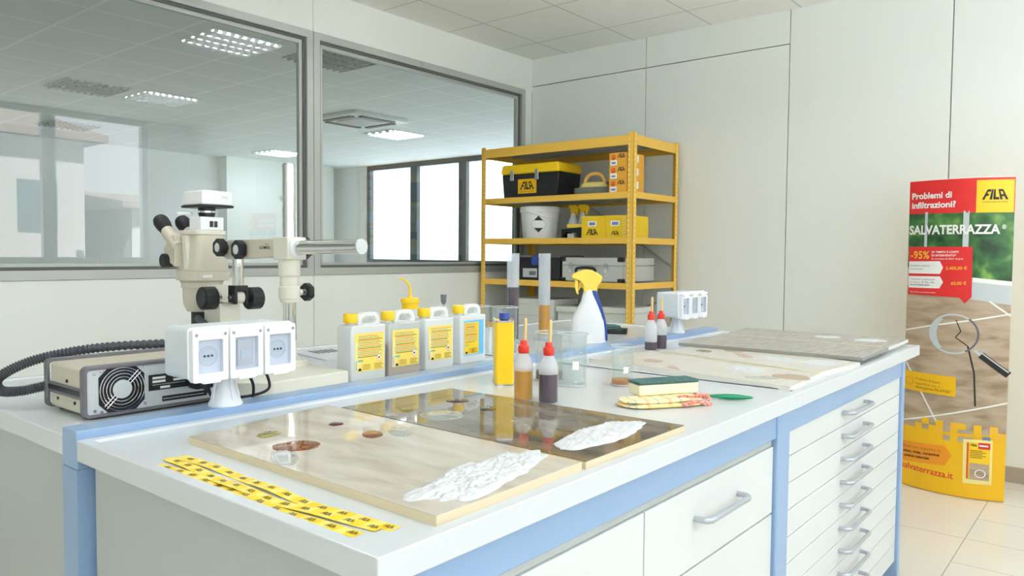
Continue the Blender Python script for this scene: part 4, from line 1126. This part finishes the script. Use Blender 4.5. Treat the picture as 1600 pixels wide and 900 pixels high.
H_ = [(897, 438), (900, 432), (908, 428), (918, 425), (928, 426), (937, 430), (945, 436), (943, 444), (938, 450), (937, 461), (917, 461), (915, 448), (910, 442), (904, 441)]
b = MB(); b.prism([((x-925)*k_, (537-y)*k_) for x, y in H_][::-1], -.017, .017, 'yellow_lt', 'y'); b.build('spray_head', r_, bevel=.005, seg=3)
b = MB(); T_ = [(903, 441), (908, 442), (907.5, 452), (909, 463), (906, 463), (903, 452)]
b.prism([((x-925)*k_, (537-y)*k_) for x, y in T_][::-1], -.008, .008, 'yellow_lt', 'y')
T_ = [(911, 443), (915, 445), (911, 455), (908, 459), (907, 457)]
b.prism([((x-925)*k_, (537-y)*k_) for x, y in T_][::-1], -.006, .006, 'print_gold', 'y'); b.build('trigger', r_, bevel=.0015)

# black tray with green pad
r_ = empty('pad_holder', (2.93, 1.83, TT), 'black hand pad holder with a dark green scouring pad right of the spray bottle', 'pad holder', None, R(-62))
b = MB(); b.prism([(-.075, .0), (.075, .0), (.078, .022), (-.078, .022)], -.04, .04, 'black', 'y'); b.build('tray', r_, bevel=.003)
b = MB(); b.loft([(-.01, 0, .022, .058, .032), (-.01, 0, .033, .055, .03), (-.01, 0, .040, .035, .02)], M['scour'], n=30, e=3); b.build('green_pad', r_)
# magazine behind the first jug
r_ = empty('magazine', (1.66, 2.15, TT), 'open grey magazine lying between the microscope pole and the jugs', 'magazine', None, R(-10))
b = MB(); b.box(-.11, .10, -.14, .14, 0, .004, 'paper'); b.build('pages', r_, bevel=.001)
b = MB()
for k in range(5): b.box(-.06+.02*k, -.05+.02*k, .02, .10, .0041, .0046, 'print_black')
b.prism([(-.02, -.06), (.06, -.09), (.03, -.02)], .0041, .0046, 'print_black'); b.build('print', r_, smooth=0)
b = MB(); b.cyl((0, 0, 0), (0, 0, .012), .011, 'print_brown', n=16); o = b.build('bottle_stopper', bevel=.002); o.location = (2.155, 1.60, TT); tag(o, 'small round brown stopper behind the amber squeeze bottle', 'stopper')

# ================================================================= RACK
RX0, RX1, RY0, RY1 = 4.36, 4.985, 2.562, 3.885
r_ = empty('storage_rack', (RX0, RY0, 0), 'yellow metal storage rack with punched posts in the room corner', 'rack')
ZT = 2.05
def punched(x, y, sx, sy):
    """angle post, outer corner at x,y; flanges point sx, sy"""
    b = MB(); w_ = .042; t = .002
    xa, xb = sorted((x, x+sx*w_)); ya, yb = sorted((y, y+sy*w_))
    y_ = sorted((y, y+sy*t)); x_ = sorted((x, x+sx*t))
    b.box(xa, xb, y_[0], y_[1], 0, ZT, 'rack'); b.box(x_[0], x_[1], ya, yb, 0, ZT, 'rack')
    n = 60
    for k in range(n):
        z = .05+.033*k
        if sx > 0: b.box(x-.0006, x-.0001, y+sy*w_*.78-.004, y+sy*w_*.78+.004, z, z+.015, 'hole')
        b.box(x+sx*w_*.5-.005, x+sx*w_*.5+.005, *sorted((y-sy*.0006, y-sy*.0001)), z, z+.015, 'hole')
    part(b, 'post', r_, smooth=0)
for x, sx in ((RX0, 1), (RX1, -1)):
    for y, sy in ((RY0, 1), (RY1, -1)): punched(x, y, sx, sy)
lev = [.735, 1.062, 1.365, 1.665, 2.035]
for i, z in enumerate(lev):
    hh = .042 if i < 4 else .065
    b = MB()
    b.box(RX0+.004, RX0+.007, RY0+.005, RY1-.005, z-hh, z, 'rack'); b.box(RX1-.007, RX1-.004, RY0+.005, RY1-.005, z-hh, z, 'rack')
    b.box(RX0+.004, RX1-.004, RY0+.0025, RY0+.0045, z-hh, z, 'rack'); b.box(RX0+.004, RX1-.004, RY1-.0045, RY1-.0025, z-hh, z, 'rack')
    s_ = part(b, 'shelf_beam', r_, smooth=0)
    b = MB(); b.box(RX0+.007, RX1-.007, RY0+.006, RY1-.006, z-.012, z-.002, 'zinc')
    for k in range(4): b.box(RX0+.1+.13*k, RX0+.12+.13*k, RY0+.01, RY1-.01, z-.03, z-.012, 'zinc')
    part(b, 'shelf_board', r_, smooth=0)
b = MB(); xk = RX1-.004
b.cyl((xk, 3.50, 1.74), (xk, 2.60, 1.17), .008, 'zinc', n=6); b.cyl((xk+.003, 3.50, .6), (xk+.003, 2.60, .95), .008, 'zinc', n=6); part(b, 'cross_brace', r_)

XF = RX0+.03
def ztop(i): return lev[i]
# toolbox
z = lev[3]-.001
r_ = empty('toolbox', (4.55, 3.46, z), 'black plastic toolbox with a yellow lid on the upper rack shelf', 'toolbox')
X_ = -.14
b = MB(); b.prism([(-.245, 0), (.245, 0), (.262, .175), (-.262, .175)], X_, .14, 'black', 'x'); b.build('box_body', r_, bevel=.006)
b = MB(); b.prism([(-.268, .175), (.268, .175), (.268, .205), (.255, .245), (-.255, .245), (-.268, .205)], X_-.008, .148, 'yellow', 'x'); b.build('lid', r_, bevel=.012, seg=3)
for y in (-.075, .155):
    b = MB(); b.prism([(y-.02, .125), (y+.02, .125), (y+.014, .20), (y-.014, .20)], X_-.018, X_-.008, 'steel', 'x'); b.build('latch', r_, bevel=.003)
def logo(b, x, y, z_, w_, h, m='print_black', sub=True):
    """dark trapezoid word mark on a face that looks towards -X; y = its left edge"""
    b.text('FILA', (x, y, z_), (0, -1, 0), (0, 0, 1), h, m, width=w_, bold=.035, warp=.45)
    if sub: b.text('SURFACE CARE SOLUTIONS', (x, y, z_-h*.3), (0, -1, 0), (0, 0, 1), h*.12, m, width=w_, bold=0)
b = MB(); b.box(X_-.0040, X_-.0008, -.065, .105, .03, .135, 'print_yellow'); logo(b, X_-.0044, .085, .058, .13, .058); b.build('badge', r_, smooth=0)
b.M = Matrix()
# grout float: oval grey base, pale plastic back, arched handle
r_ = empty('scrubbing_float', (4.48, 2.955, z), 'oval scrubbing float with grey base and pale yellow arched handle', 'scrubbing tool')
b = MB(); b.loft([(0, 0, 0, .07, .145), (0, 0, .045, .07, .15), (0, 0, .050, .066, .145)], 'stone_float', n=40, e=2.2); b.build('abrasive_base', r_)
b = MB(); b.loft([(0, -.01, .050, .055, .115), (0, -.01, .075, .048, .10), (0, -.01, .088, .03, .08)], 'float_yellow', n=36, e=2.4); b.build('back_plate', r_)
b = MB(); b.tube(catmull([(0, .065, .082), (0, .055, .115), (0, .02, .142), (0, -.04, .145), (0, -.085, .12), (0, -.10, .08)], 8), .014, 'float_orange', n=12); b.build('grip', r_)
r_ = empty('trowel', (4.74, 3.06, z), 'dark green and black trowel lying behind the scrubbing float', 'trowel', None, R(10))
b = MB(); b.prism([(-.16, .01), (.10, .01), (.12, .04), (-.06, .12), (-.16, .03)], -.02, .02, M['scour'], 'x'); b.build('blade', r_, bevel=.004)
b = MB(); b.cyl((0, -.02, .11), (0, .14, .09), .014, 'black', n=14); b.build('grip', r_)
# three small cartons
def small_carton(k, lab):
    hz = .0875
    r = empty('small_carton', (4.40, 2.70, z+hz*k), lab, 'carton', 'orange cartons on the rack')
    b = MB(); b.box(-.02, .20, -.078, .060, .0, hz-.0006, 'orange_card'); b.build('box', r, bevel=.001)
    b = MB(); x = -.0205
    b.axis_lathe((x, .028, hz*.66), (-1, 0, 0), [(.017, 0), (.017, .0004)], 'print_red', n=20)
    b.axis_lathe((x-.0005, .028, hz*.66), (-1, 0, 0), [(.011, 0), (.011, .0004)], 'orange_card', n=20)
    b.prism([(.020, hz*.56), (.036, hz*.56), (.028, hz*.80)], x-.0015, x-.001, 'print_red', 'x')
    logo(b, x-.0006, -.004, hz*.60, .060, .026, sub=False)
    b.box(x-.0006, x-.0001, .0, .05, .004, .040, 'print_white'); b.box(x-.0010, x-.0006, .010, .042, .014, .026, 'print_blue')
    b.box(.0, .05, -.0786, -.0781, .03, hz-.01, 'print_white'); b.box(.0, .05, -.0790, -.0786, hz*.45, hz*.75, 'print_pink'); b.box(.07, .13, -.0786, -.0781, .03, hz-.01, 'print_white')
    b.build('print', r, smooth=0)
    return r
small_carton(0, 'orange carton at the bottom of the stack of three on the rack')
small_carton(1, 'orange carton in the middle of the stack of three on the rack')
small_carton(2, 'orange carton on top of the stack of three on the rack')
# bucket
z = lev[2]-.001
r_ = empty('bucket', (4.53, 3.45, z), 'white plastic bucket with black diamond marking on the rack', 'bucket')
b = MB(); b.lathe([(.125, 0), (.128, .004), (.142, .19), (.150, .192), (.150, .215), (.146, .232), (.140, .235)], 'bucket', n=48); b.build('bucket_body', r_)
b = MB(); b.tube([(-.151*math.cos(R(a)), -.151*math.sin(R(a)), .20-.055*math.sin(R(a-0))) for a in range(-20, 75, 5)], .004, 'bucket', n=8); b.build('wire_handle', r_)
b = MB(); a0 = math.atan2(-3.45, -4.53)
def bq(u, v, off):
    rr = .1285+(v/.19)*.014+off; a = a0-u/.135; return (rr*math.cos(a), rr*math.sin(a), v)
def bdia(hw, z0, z1, zm, m, off, lo=None, hi=None):
    """diamond on the wall in horizontal bands; lo/hi keep only part of it"""
    lo = z0 if lo is None else lo; hi = z1 if hi is None else hi; n = 16
    def half(z): return max(.0002, hw*((z-z0)/(zm-z0) if z < zm else (z1-z)/(z1-zm)))
    for k in range(n):
        za = lo+(hi-lo)*k/n; zb = lo+(hi-lo)*(k+1)/n; m_ = 8
        for i in range(m_):
            fa, fb = -1+2*i/m_, -1+2*(i+1)/m_
            b.add([bq(.012-fa*half(za), za, off), bq(.012-fb*half(za), za, off), bq(.012-fb*half(zb), zb, off), bq(.012-fa*half(zb), zb, off)], [(0, 1, 2, 3)], m)
bdia(.062, .040, .168, .102, 'greyplate', .0008); bdia(.060, .042, .166, .102, 'bucket', .0012)
bdia(.058, .044, .164, .102, 'print_black', .0016, .044, .076); bdia(.058, .044, .164, .102, 'print_black', .0016, .130, .164)
for k in range(9):
    z_ = .05+.012*k
    b.add([bq(-.085, z_, .0012), bq(-.115, z_, .0012), bq(-.115, z_+.004, .0012), bq(-.085, z_+.004, .0012)], [(0, 1, 2, 3)], 'print_grey')
b.build('marking', r_, smooth=0)
# two spray bottles on the rack
def rack_spray(y, x, lab, rz):
    r = empty('spray_bottle', (x, y, z), lab, 'spray bottle', 'small white spray bottles on the rack', rz)
    b = MB(); b.loft([(0, 0, 0, .035, .045), (0, 0, .08, .035, .045), (0, 0, .12, .026, .034), (0, 0, .16, .016, .020), (0, 0, .19, .014, .016)], 'white_pl', n=28); b.build('bottle_body', r)
    b = MB(); b.prism([(-.05, .232), (-.05, .215), (-.035, .170), (-.028, .172), (-.030, .205), (-.018, .2), (-.018, .186), (.018, .186), (.020, .215), (.035, .225), (.030, .245), (-.03, .248)], -.014, .014, 'yellow', 'x'); b.build('spray_head', r, bevel=.003)
    return r
rack_spray(3.215, 4.62, 'small white spray bottle with yellow head behind the black holder, left one', 0)
rack_spray(3.115, 4.60, 'small white spray bottle with yellow head behind the black holder, right one', 0)
r_ = empty('pad_holder', (4.47, 3.085, z), 'black plastic hand pad with a yellow top strip left of the yellow cartons', 'pad holder')
b = MB(); b.prism([(-.105, 0), (-.04, 0), (-.03, .035), (.06, .045), (.085, .0), (.10, .0), (.10, .065), (-.105, .078)], -.04, .04, 'black', 'x'); b.build('holder', r_, bevel=.003)
b = MB(); b.box(-.03, .04, -.07, .06, .0785-.006, .10, 'yellow_lt'); b.build('top_strip', r_, bevel=.003)
b = MB(); b.box(-.03, .03, .0, .055, 0, .033, 'cream2'); b.build('pad', r_, bevel=.003)
# yellow cartons
def yellow_carton(y0, y1, lab, x0=-.03):
    r = empty('yellow_carton', (4.43, y1, z), lab, 'carton')
    w_ = y1-y0; hz = .150
    b = MB(); b.box(x0, .26, -w_, 0, 0, hz, 'carton'); b.build('box', r, bevel=.002)
    b = MB(); x = x0-.0004; c = -w_*.45
    b.box(x-.0004, x, c-.035, c+.035, .078, .115, 'print_white'); b.box(x-.0008, x-.0004, c-.024, c+.024, .086, .106, 'print_blue')
    logo(b, x-.0004, c+(.048 if y1 > 2.9 else .032), .02, .096 if y1 > 2.9 else .064, .040 if y1 > 2.9 else .026, sub=False)
    if y1 < 2.9:
        for k in range(8): b.box(x-.0004, x, -w_+.004, -w_+.030, .012+.017*k, .020+.017*k, 'print_paleyellow')
    b.build('print', r, smooth=0)
yellow_carton(2.795, 2.992, 'yellow carton with a large dark logo on the middle rack shelf')
yellow_carton(2.632, 2.793, 'yellow carton with pale edge stripes beside the rack post')
# cases
z = lev[1]-.001
r_ = empty('tool_case', (4.46, 3.375, z), 'black plastic case with blue latch and grey label on the rack', 'case')
b = MB(); b.box(-.06, .24, -.20, .20, 0, .165, 'black'); b.build('case_body', r_, bevel=.006)
b = MB(); b.box(-.065, .245, -.205, .205, .165, .18, 'greyplate'); b.build('case_lid', r_, bevel=.004)
b = MB(); b.box(-.072, -.06, -.01, .045, .11, .178, 'blueplastic'); b.build('latch', r_, bevel=.004)
b = MB(); b.box(-.0622, -.0602, .0, .13, .02, .085, 'print_grey'); b.box(-.0628, -.0622, .01, .07, .035, .065, 'greyplate'); b.build('label_plate', r_, smooth=0)
r_ = empty('aluminium_case', (4.41, 2.80, z), 'silver aluminium flight case with black corners and handle on the rack', 'case')
W_ = .142; hz = .168
b = MB(); b.box(-.02, .42, -W_, .345, .004, hz, 'case'); b.build('case_shell', r_, bevel=.004)
b = MB(); b.box(-.0225, .4225, -W_-.002, .347, hz*.66, hz*.70, 'steel'); b.build('rim', r_, smooth=0)
for y in (.335, -W_+.012):
    for zz in (.012, hz-.012):
        b = MB(); b.box(-.026, .012, y-.022, y+.022, zz-.016, zz+.016, 'black'); b.build('corner', r_, bevel=.006)
b = MB(); b.tube(catmull([(-.02, .20, .055), (-.05, .20, .058), (-.055, .19, .095), (-.055, .06, .095), (-.05, .05, .058), (-.02, .05, .055)], 6), .010, 'black', n=10); b.build('carry_handle', r_)
for y in (.27, -.02):
    b = MB(); b.cyl((-.0235, y, .11), (-.029, y, .11), .018, 'steel', n=20); b.box(-.031, -.0235, y-.012, y+.012, .065, .10, 'chrome'); b.build('clasp', r_)
# archive boxes on the bottom shelf
z = lev[0]-.001
def archive(y0, y1, hz, lab, x=4.42, lidh=.04, over=.012, zz=None):
    r = empty('storage_box', (x, y1, z if zz is None else zz), lab, 'box')
    w_ = y1-y0
    b = MB(); b.box(-.02, .28, -w_, 0, 0, hz-lidh, 'card'); b.box(-.0215, -.02, -w_+.02, -.02, hz*.35, hz*.36, 'greyplate'); b.build('box', r, bevel=.002)
    b = MB(); b.box(-.02-over, .28+over, -w_-over, over, hz-lidh, hz, 'card'); b.build('lid', r, bevel=.004)
archive(3.22, 3.60, .19, 'pale grey cardboard box at the left of the bottom rack shelf', over=.0015)
archive(2.87, 3.185, .15, 'pale grey lidded box in the middle of the bottom rack shelf')
archive(2.61, 2.835, .16, 'pale grey lidded box at the right of the bottom rack shelf')
archive(2.90, 3.19, .19, 'pale grey cardboard box at the back of the bottom rack shelf', x=4.66-.0, over=.0015) if False else None
r_ = empty('plastic_bag', (4.84, 2.68, z), 'crumpled clear plastic bag beside the rack post', 'bag')
vs = []; fs = []; N = 24
for j in range(9):
    t = j/8
    for i in range(N):
        a = 2*math.pi*i/N; rr = (.05+.03*math.sin(math.pi*t))*(1-.35*t)*(1+.18*noise.noise(Vector((math.cos(a)*2, math.sin(a)*2, t*4))))*(1 if j < 8 else .2)
        vs.append((rr*1.2*math.cos(a), rr*.5*math.sin(a), .14*t))
for j in range(8):
    for i in range(N): k = (i+1) % N; fs.append((j*N+i, j*N+k, (j+1)*N+k, (j+1)*N+i))
fs.append(tuple(range(N))[::-1])
MB().add(vs, fs, 'bag').build('bag_film', r_, smooth=30)

# ================================================================= BANNER
BL, BR, BB = Vector((4.598, .975)), Vector((4.582, .493)), .062
BH = 1.657
W_B = (BR-BL).length
def bp(t, z_, off=0):
    x = BL.x+(BR.x-BL.x)*t-BB*(1-(2*t-1)**2); y = BL.y+(BR.y-BL.y)*t
    # normal
    dx = (BR.x-BL.x)-BB*(-2*(2*t-1)*2)*1.0; dy = BR.y-BL.y
    n_ = Vector((dy, -dx)).normalized()
    return (x-4.59+n_.x*off, y-.734+n_.y*off, z_)
r_ = empty('advertising_totem', (4.59, .734, 0), 'tall curved advertising totem in red and yellow standing on the tiled floor', 'totem')
def boff(t, back):
    if not back: return bp(t, 0)
    x = BL.x+(BR.x-BL.x)*t+BB*(1-(2*t-1)**2); y = BL.y+(BR.y-BL.y)*t
    return (x-4.59, y-.734, 0)
N = 32
ring = [boff(i/N, False)[:2] for i in range(N+1)]+[boff(1-i/N, True)[:2] for i in range(1, N)]
b = MB(); n = len(ring)
vs = [(p[0], p[1], 0.002) for p in ring]+[(p[0], p[1], BH) for p in ring]
fs = [(i, (i+1) % n, n+(i+1) % n, n+i) for i in range(n)]
fs = [f[::-1] for f in fs]
b.add(vs, fs, 'print_yellow'); b.build('totem_shell', r_, smooth=50)
layer = [0]
def bpoly(mb, pts, m, off):
    """polygon in (t, z) cut into vertical strips so it follows the curve"""
    t0 = min(p[0] for p in pts); t1 = max(p[0] for p in pts)
    k0 = math.floor(t0*40); k1 = math.ceil(t1*40)
    def clip(P_, a, keep_gt):
        out = []
        for i in range(len(P_)):
            p, q = P_[i], P_[(i+1) % len(P_)]
            ip = (p[0] >= a) == keep_gt or p[0] == a; iq = (q[0] >= a) == keep_gt or q[0] == a
            if ip: out.append(p)
            if ip != iq:
                s_ = (a-p[0])/(q[0]-p[0]); out.append((a, p[1]+(q[1]-p[1])*s_))
        return out
    for k in range(k0, k1):
        P_ = clip(pts, k/40, True)
        if len(P_) >= 3: P_ = clip(P_, (k+1)/40, False)
        if len(P_) >= 3:
            mb.add([bp(p[0], p[1], off) for p in P_], [tuple(range(len(P_)))], m)
def brect(mb, t0, t1, z0, z1, m, off): bpoly(mb, [(t0, z0), (t1, z0), (t1, z1), (t0, z1)], m, off)
def bline(mb, a, c, w_, m, off):
    dx = (c[0]-a[0])*W_B; dz = c[1]-a[1]; L = math.hypot(dx, dz); nx, nz = -dz/L*w_/2, dx/L*w_/2
    bpoly(mb, [(a[0]+nx/W_B, a[1]+nz), (a[0]-nx/W_B, a[1]-nz), (c[0]-nx/W_B, c[1]-nz), (c[0]+nx/W_B, c[1]+nz)], m, off)
def btext(mb, s_, t0, z0, t1, z1, h, m, off, bold=.02, warp=0):
    """text from (t0,z0) along a baseline to (t1,z1)"""
    Lw = (t1-t0)*W_B
    def conv(x, y): f = x/Lw; return bp(t0+x/W_B, z0+(z1-z0)*f+y, off)
    mb.text(s_, (0, 0, 0), (1, 0, 0), (0, 0, 1), h, m, width=Lw, bold=bold, warp=warp, conv=conv)
o1, o2, o3, o4 = .0012, .0020, .0028, .0036
b = MB()
bpoly(b, [(0, .33), (1, .34), (1, 1.10), (0, 1.15)], 'print_stone', o1)
brect(b, 0, 1, 1.10, 1.49, 'foliage', o1+.0003)
b.build('printed_photo', r_, smooth=50)
b = MB()
brect(b, .176, .205, 1.19, 1.49, 'print_grey', o2); brect(b, .555, .61, 1.15, 1.49, 'print_grey', o2)
bpoly(b, [(0, 1.10), (.66, 1.035), (1, 1.012), (1, 1.131), (.66, 1.148), (0, 1.195)], 'print_grey', o2)
bpoly(b, [(.66, 1.125), (1, 1.108), (1, 1.131), (.66, 1.148)], 'print_white', o3)
for p, q in (((.815, 1.028), (1, .956)), ((0, .853), (.29, .89)), ((.656, .927), (1, .966)), ((.006, .358), (1, .512)), ((.022, .676), (.453, .299)), ((.29, .89), (.656, .927))): bline(b, p, q, .008, 'print_white', o2)
ck = [(.519, .925), (.568, .867), (.519, .835), (.635, .793), (.658, .747), (.701, .656), (.721, .484)]
for p, q in zip(ck, ck[1:]): bline(b, p, q, .005 if p[1] > .8 else .008, 'print_black', o2)
# magnifying glass
mc = (.498, .852); ra, rz_ = .235, .104
def el(k, s_): a = 2*math.pi*k/48; return (mc[0]+ra*s_*math.cos(a), mc[1]+rz_*s_*math.sin(a))
for k in range(48):
    bpoly(b, [el(k, .93), el(k+1, .93), el(k+1, 1.02), el(k, 1.02)], 'print_grey' if 6 < k < 40 else 'greyplate', o3)
for k in range(17, 31): bpoly(b, [el(k, .93), el(k+1, .93), (el(k+1, .93)[0]*.75+mc[0]*.25, el(k+1, .93)[1]), (el(k, .93)[0]*.75+mc[0]*.25, el(k, .93)[1])], 'print_grey', o3)
bline(b, (.70, .772), (.76, .748), .014, 'print_grey', o3); bline(b, (.755, .752), (1.0, .655), .034, 'print_black', o4); bline(b, (.76, .763), (1.0, .668), .006, 'print_grey', o4+.0004)
b.build('printed_motif', r_, smooth=50)
b = MB()
bpoly(b, [(0, 1.483), (1, 1.479), (1, BH), (0, BH)], 'print_red', o2); brect(b, .667, .992, 1.480, 1.645, 'print_yellow2', o3)
btext(b, 'FILA', .716, 1.545, .945, 1.545, .052, 'print_black', o4, .035, .42); btext(b, 'SURFACE CARE SOLUTIONS', .722, 1.530, .940, 1.530, .006, 'print_black', o4, 0)
btext(b, 'Problemi di', .03, 1.562, .44, 1.562, .032, 'print_white', o4, .03); btext(b, 'infiltrazioni?', .03, 1.512, .48, 1.512, .032, 'print_white', o4, .03)
btext(b, 'SALVATERRAZZA', .012, 1.373, .885, 1.373, .046, 'print_white', o4, .03); btext(b, '®', .90, 1.396, .935, 1.396, .022, 'print_white', o4, .01)
b.build('printed_heading', r_, smooth=0)
b = MB()
bpoly(b, [(.016, 1.050), (.536, 1.043), (.655, 1.045), (.650, 1.306), (.014, 1.306)], 'print_red', o3); bpoly(b, [(.536, 1.046), (.592, 1.012), (.652, 1.046)], 'print_red', o3)
btext(b, '-95%', .036, 1.243, .235, 1.243, .040, 'print_gold', o4, .02)
btext(b, 'DI TEMPO E COSTI', .258, 1.273, .522, 1.274, .010, 'print_white', o4, .02); btext(b, 'DI INTERVENTO*', .258, 1.255, .50, 1.256, .010, 'print_white', o4, .02); btext(b, 'Su terrazzo di 20m² di gres', .258, 1.239, .566, 1.240, .008, 'print_white', o4, .01)
bpoly(b, [(.019, 1.162), (.349, 1.163), (.378, 1.197), (.344, 1.230), (.019, 1.227)], 'print_white', o4); bpoly(b, [(.019, 1.085), (.347, 1.087), (.383, 1.12), (.350, 1.150), (.019, 1.148)], 'print_white', o4)
o5 = .0044
btext(b, 'Demolizione e rifacimento', .035, 1.202, .245, 1.202, .008, 'greyplate', o5, 0); btext(b, 'con nuovo gres', .035, 1.184, .17, 1.184, .008, 'greyplate', o5, 0)
btext(b, 'Trattamento antinfiltrazione', .035, 1.129, .30, 1.129, .008, 'greyplate', o5, 0); btext(b, 'con FILA', .035, 1.113, .30, 1.113, .008, 'greyplate', o5, 0); btext(b, 'SALVATERRAZZA', .035, 1.098, .25, 1.098, .008, 'print_black', o5, .01)
btext(b, '2.400,00 €', .404, 1.186, .604, 1.188, .016, 'print_gold', o4, .02); btext(b, '60,00 €', .459, 1.108, .603, 1.110, .016, 'print_gold', o4, .02); btext(b, '*Dati rilevati su preventivo medio', .035, 1.060, .31, 1.060, .007, 'print_white', o4, 0)
b.build('printed_price_box', r_, smooth=0); b = MB()
bpoly(b, [(.0, .531), (.538, .523), (.538, .627), (.0, .633)], 'print_yellow', o3)
btext(b, 'Prodotto di lavoro', .136, .590, .39, .582, .014, 'print_brown', o4, 0); btext(b, 'superficie con il', .133, .566, .38, .560, .014, 'print_brown', o4, 0); btext(b, 'detergente FILAPS87', .131, .545, .494, .539, .014, 'print_brown', o4, .01)
for k in range(24):
    a0, a1 = 2*math.pi*k/24, 2*math.pi*(k+1)/24; q = lambda a, s_: (.065+.05*s_*math.cos(a), .580+.024*s_*math.sin(a))
    bpoly(b, [q(a0, .8), q(a1, .8), q(a1, 1), q(a0, 1)], 'print_orange', o4)
b.build('printed_callout', r_, smooth=0)
b = MB()
bpoly(b, [(0, .004), (1, .004), (1, .315), (0, .335)], 'print_yellow', o3)
rnd = random.Random(5)
for i in range(14):
    for j in range(2):
        if rnd.random() < (.62 if j == 0 else .35): brect(b, i/14, (i+1)/14, .330+.032*j-.01*i/14, .362+.032*j-.01*i/14, ['print_yellow', 'print_gold'][rnd.random() < .35], o3+.0002)
        elif j == 0 and rnd.random() < .5: brect(b, i/14, (i+1)/14, .29, .32, 'print_stone', o3+.0004)
bpoly(b, [(0, .134), (.456, .155), (.521, .212), (.450, .260), (0, .244)], 'print_orange', o4)
btext(b, 'Ideale per superfici in', .0, .212, .414, .222, .014, 'print_brown', o5, 0); btext(b, 'cotto, gres, ceramica', .0, .184, .403, .198, .015, 'print_black', o5, .02); btext(b, 'e pietra naturale', .0, .160, .30, .170, .015, 'print_black', o5, .02)
btext(b, 'salvaterrazza.it', .0, .098, .54, .090, .034, 'print_red', o4, .01)
# printed can
bpoly(b, [(.631, .080), (.889, .084), (.886, .316), (.623, .309)], 'print_paleyellow', o4); brect(b, .796, .864, .312, .330, 'print_blue', o4)
bpoly(b, [(.660, .103), (.866, .103), (.866, .299), (.660, .296)], 'print_yellow2', o5); o6 = .0052
brect(b, .660, .682, .105, .294, 'print_orange', o6); brect(b, .663, .672, .11, .29, 'print_red', o6+.0003); bpoly(b, [(.763, .266), (.866, .266), (.866, .298), (.763, .298)], 'print_red', o6)
brect(b, .77, .85, .279, .287, 'print_white', o6+.0004)
btext(b, 'FILA', .69, .277, .752, .277, .013, 'print_black', o6, .03, .4)
for k in range(5): brect(b, .69, .80+.015*((k*2) % 4), .253-.009*k, .257-.009*k, 'print_brown', o6)
bpoly(b, [(.689, .104), (.862, .104), (.862, .188), (.689, .190)], 'print_stone', o6)
for k in range(24):
    a0, a1 = 2*math.pi*k/24, 2*math.pi*(k+1)/24; q = lambda a, s_: (.785+.05*s_*math.cos(a), .138+.022*s_*math.sin(a))
    bpoly(b, [q(a0, .8), q(a1, .8), q(a1, 1), q(a0, 1)], 'print_white', o6+.0004)
b.build('printed_footer', r_, smooth=0)
b = MB(); b.add([(p[0]*1.0, p[1], BH) for p in ring]+[(p[0], p[1], BH+.004) for p in ring], [tuple(range(n, 2*n))[::-1]]+[(i, n+i, n+(i+1) % n, (i+1) % n) for i in range(n)], 'print_white'); b.build('top_cap', r_, smooth=0)
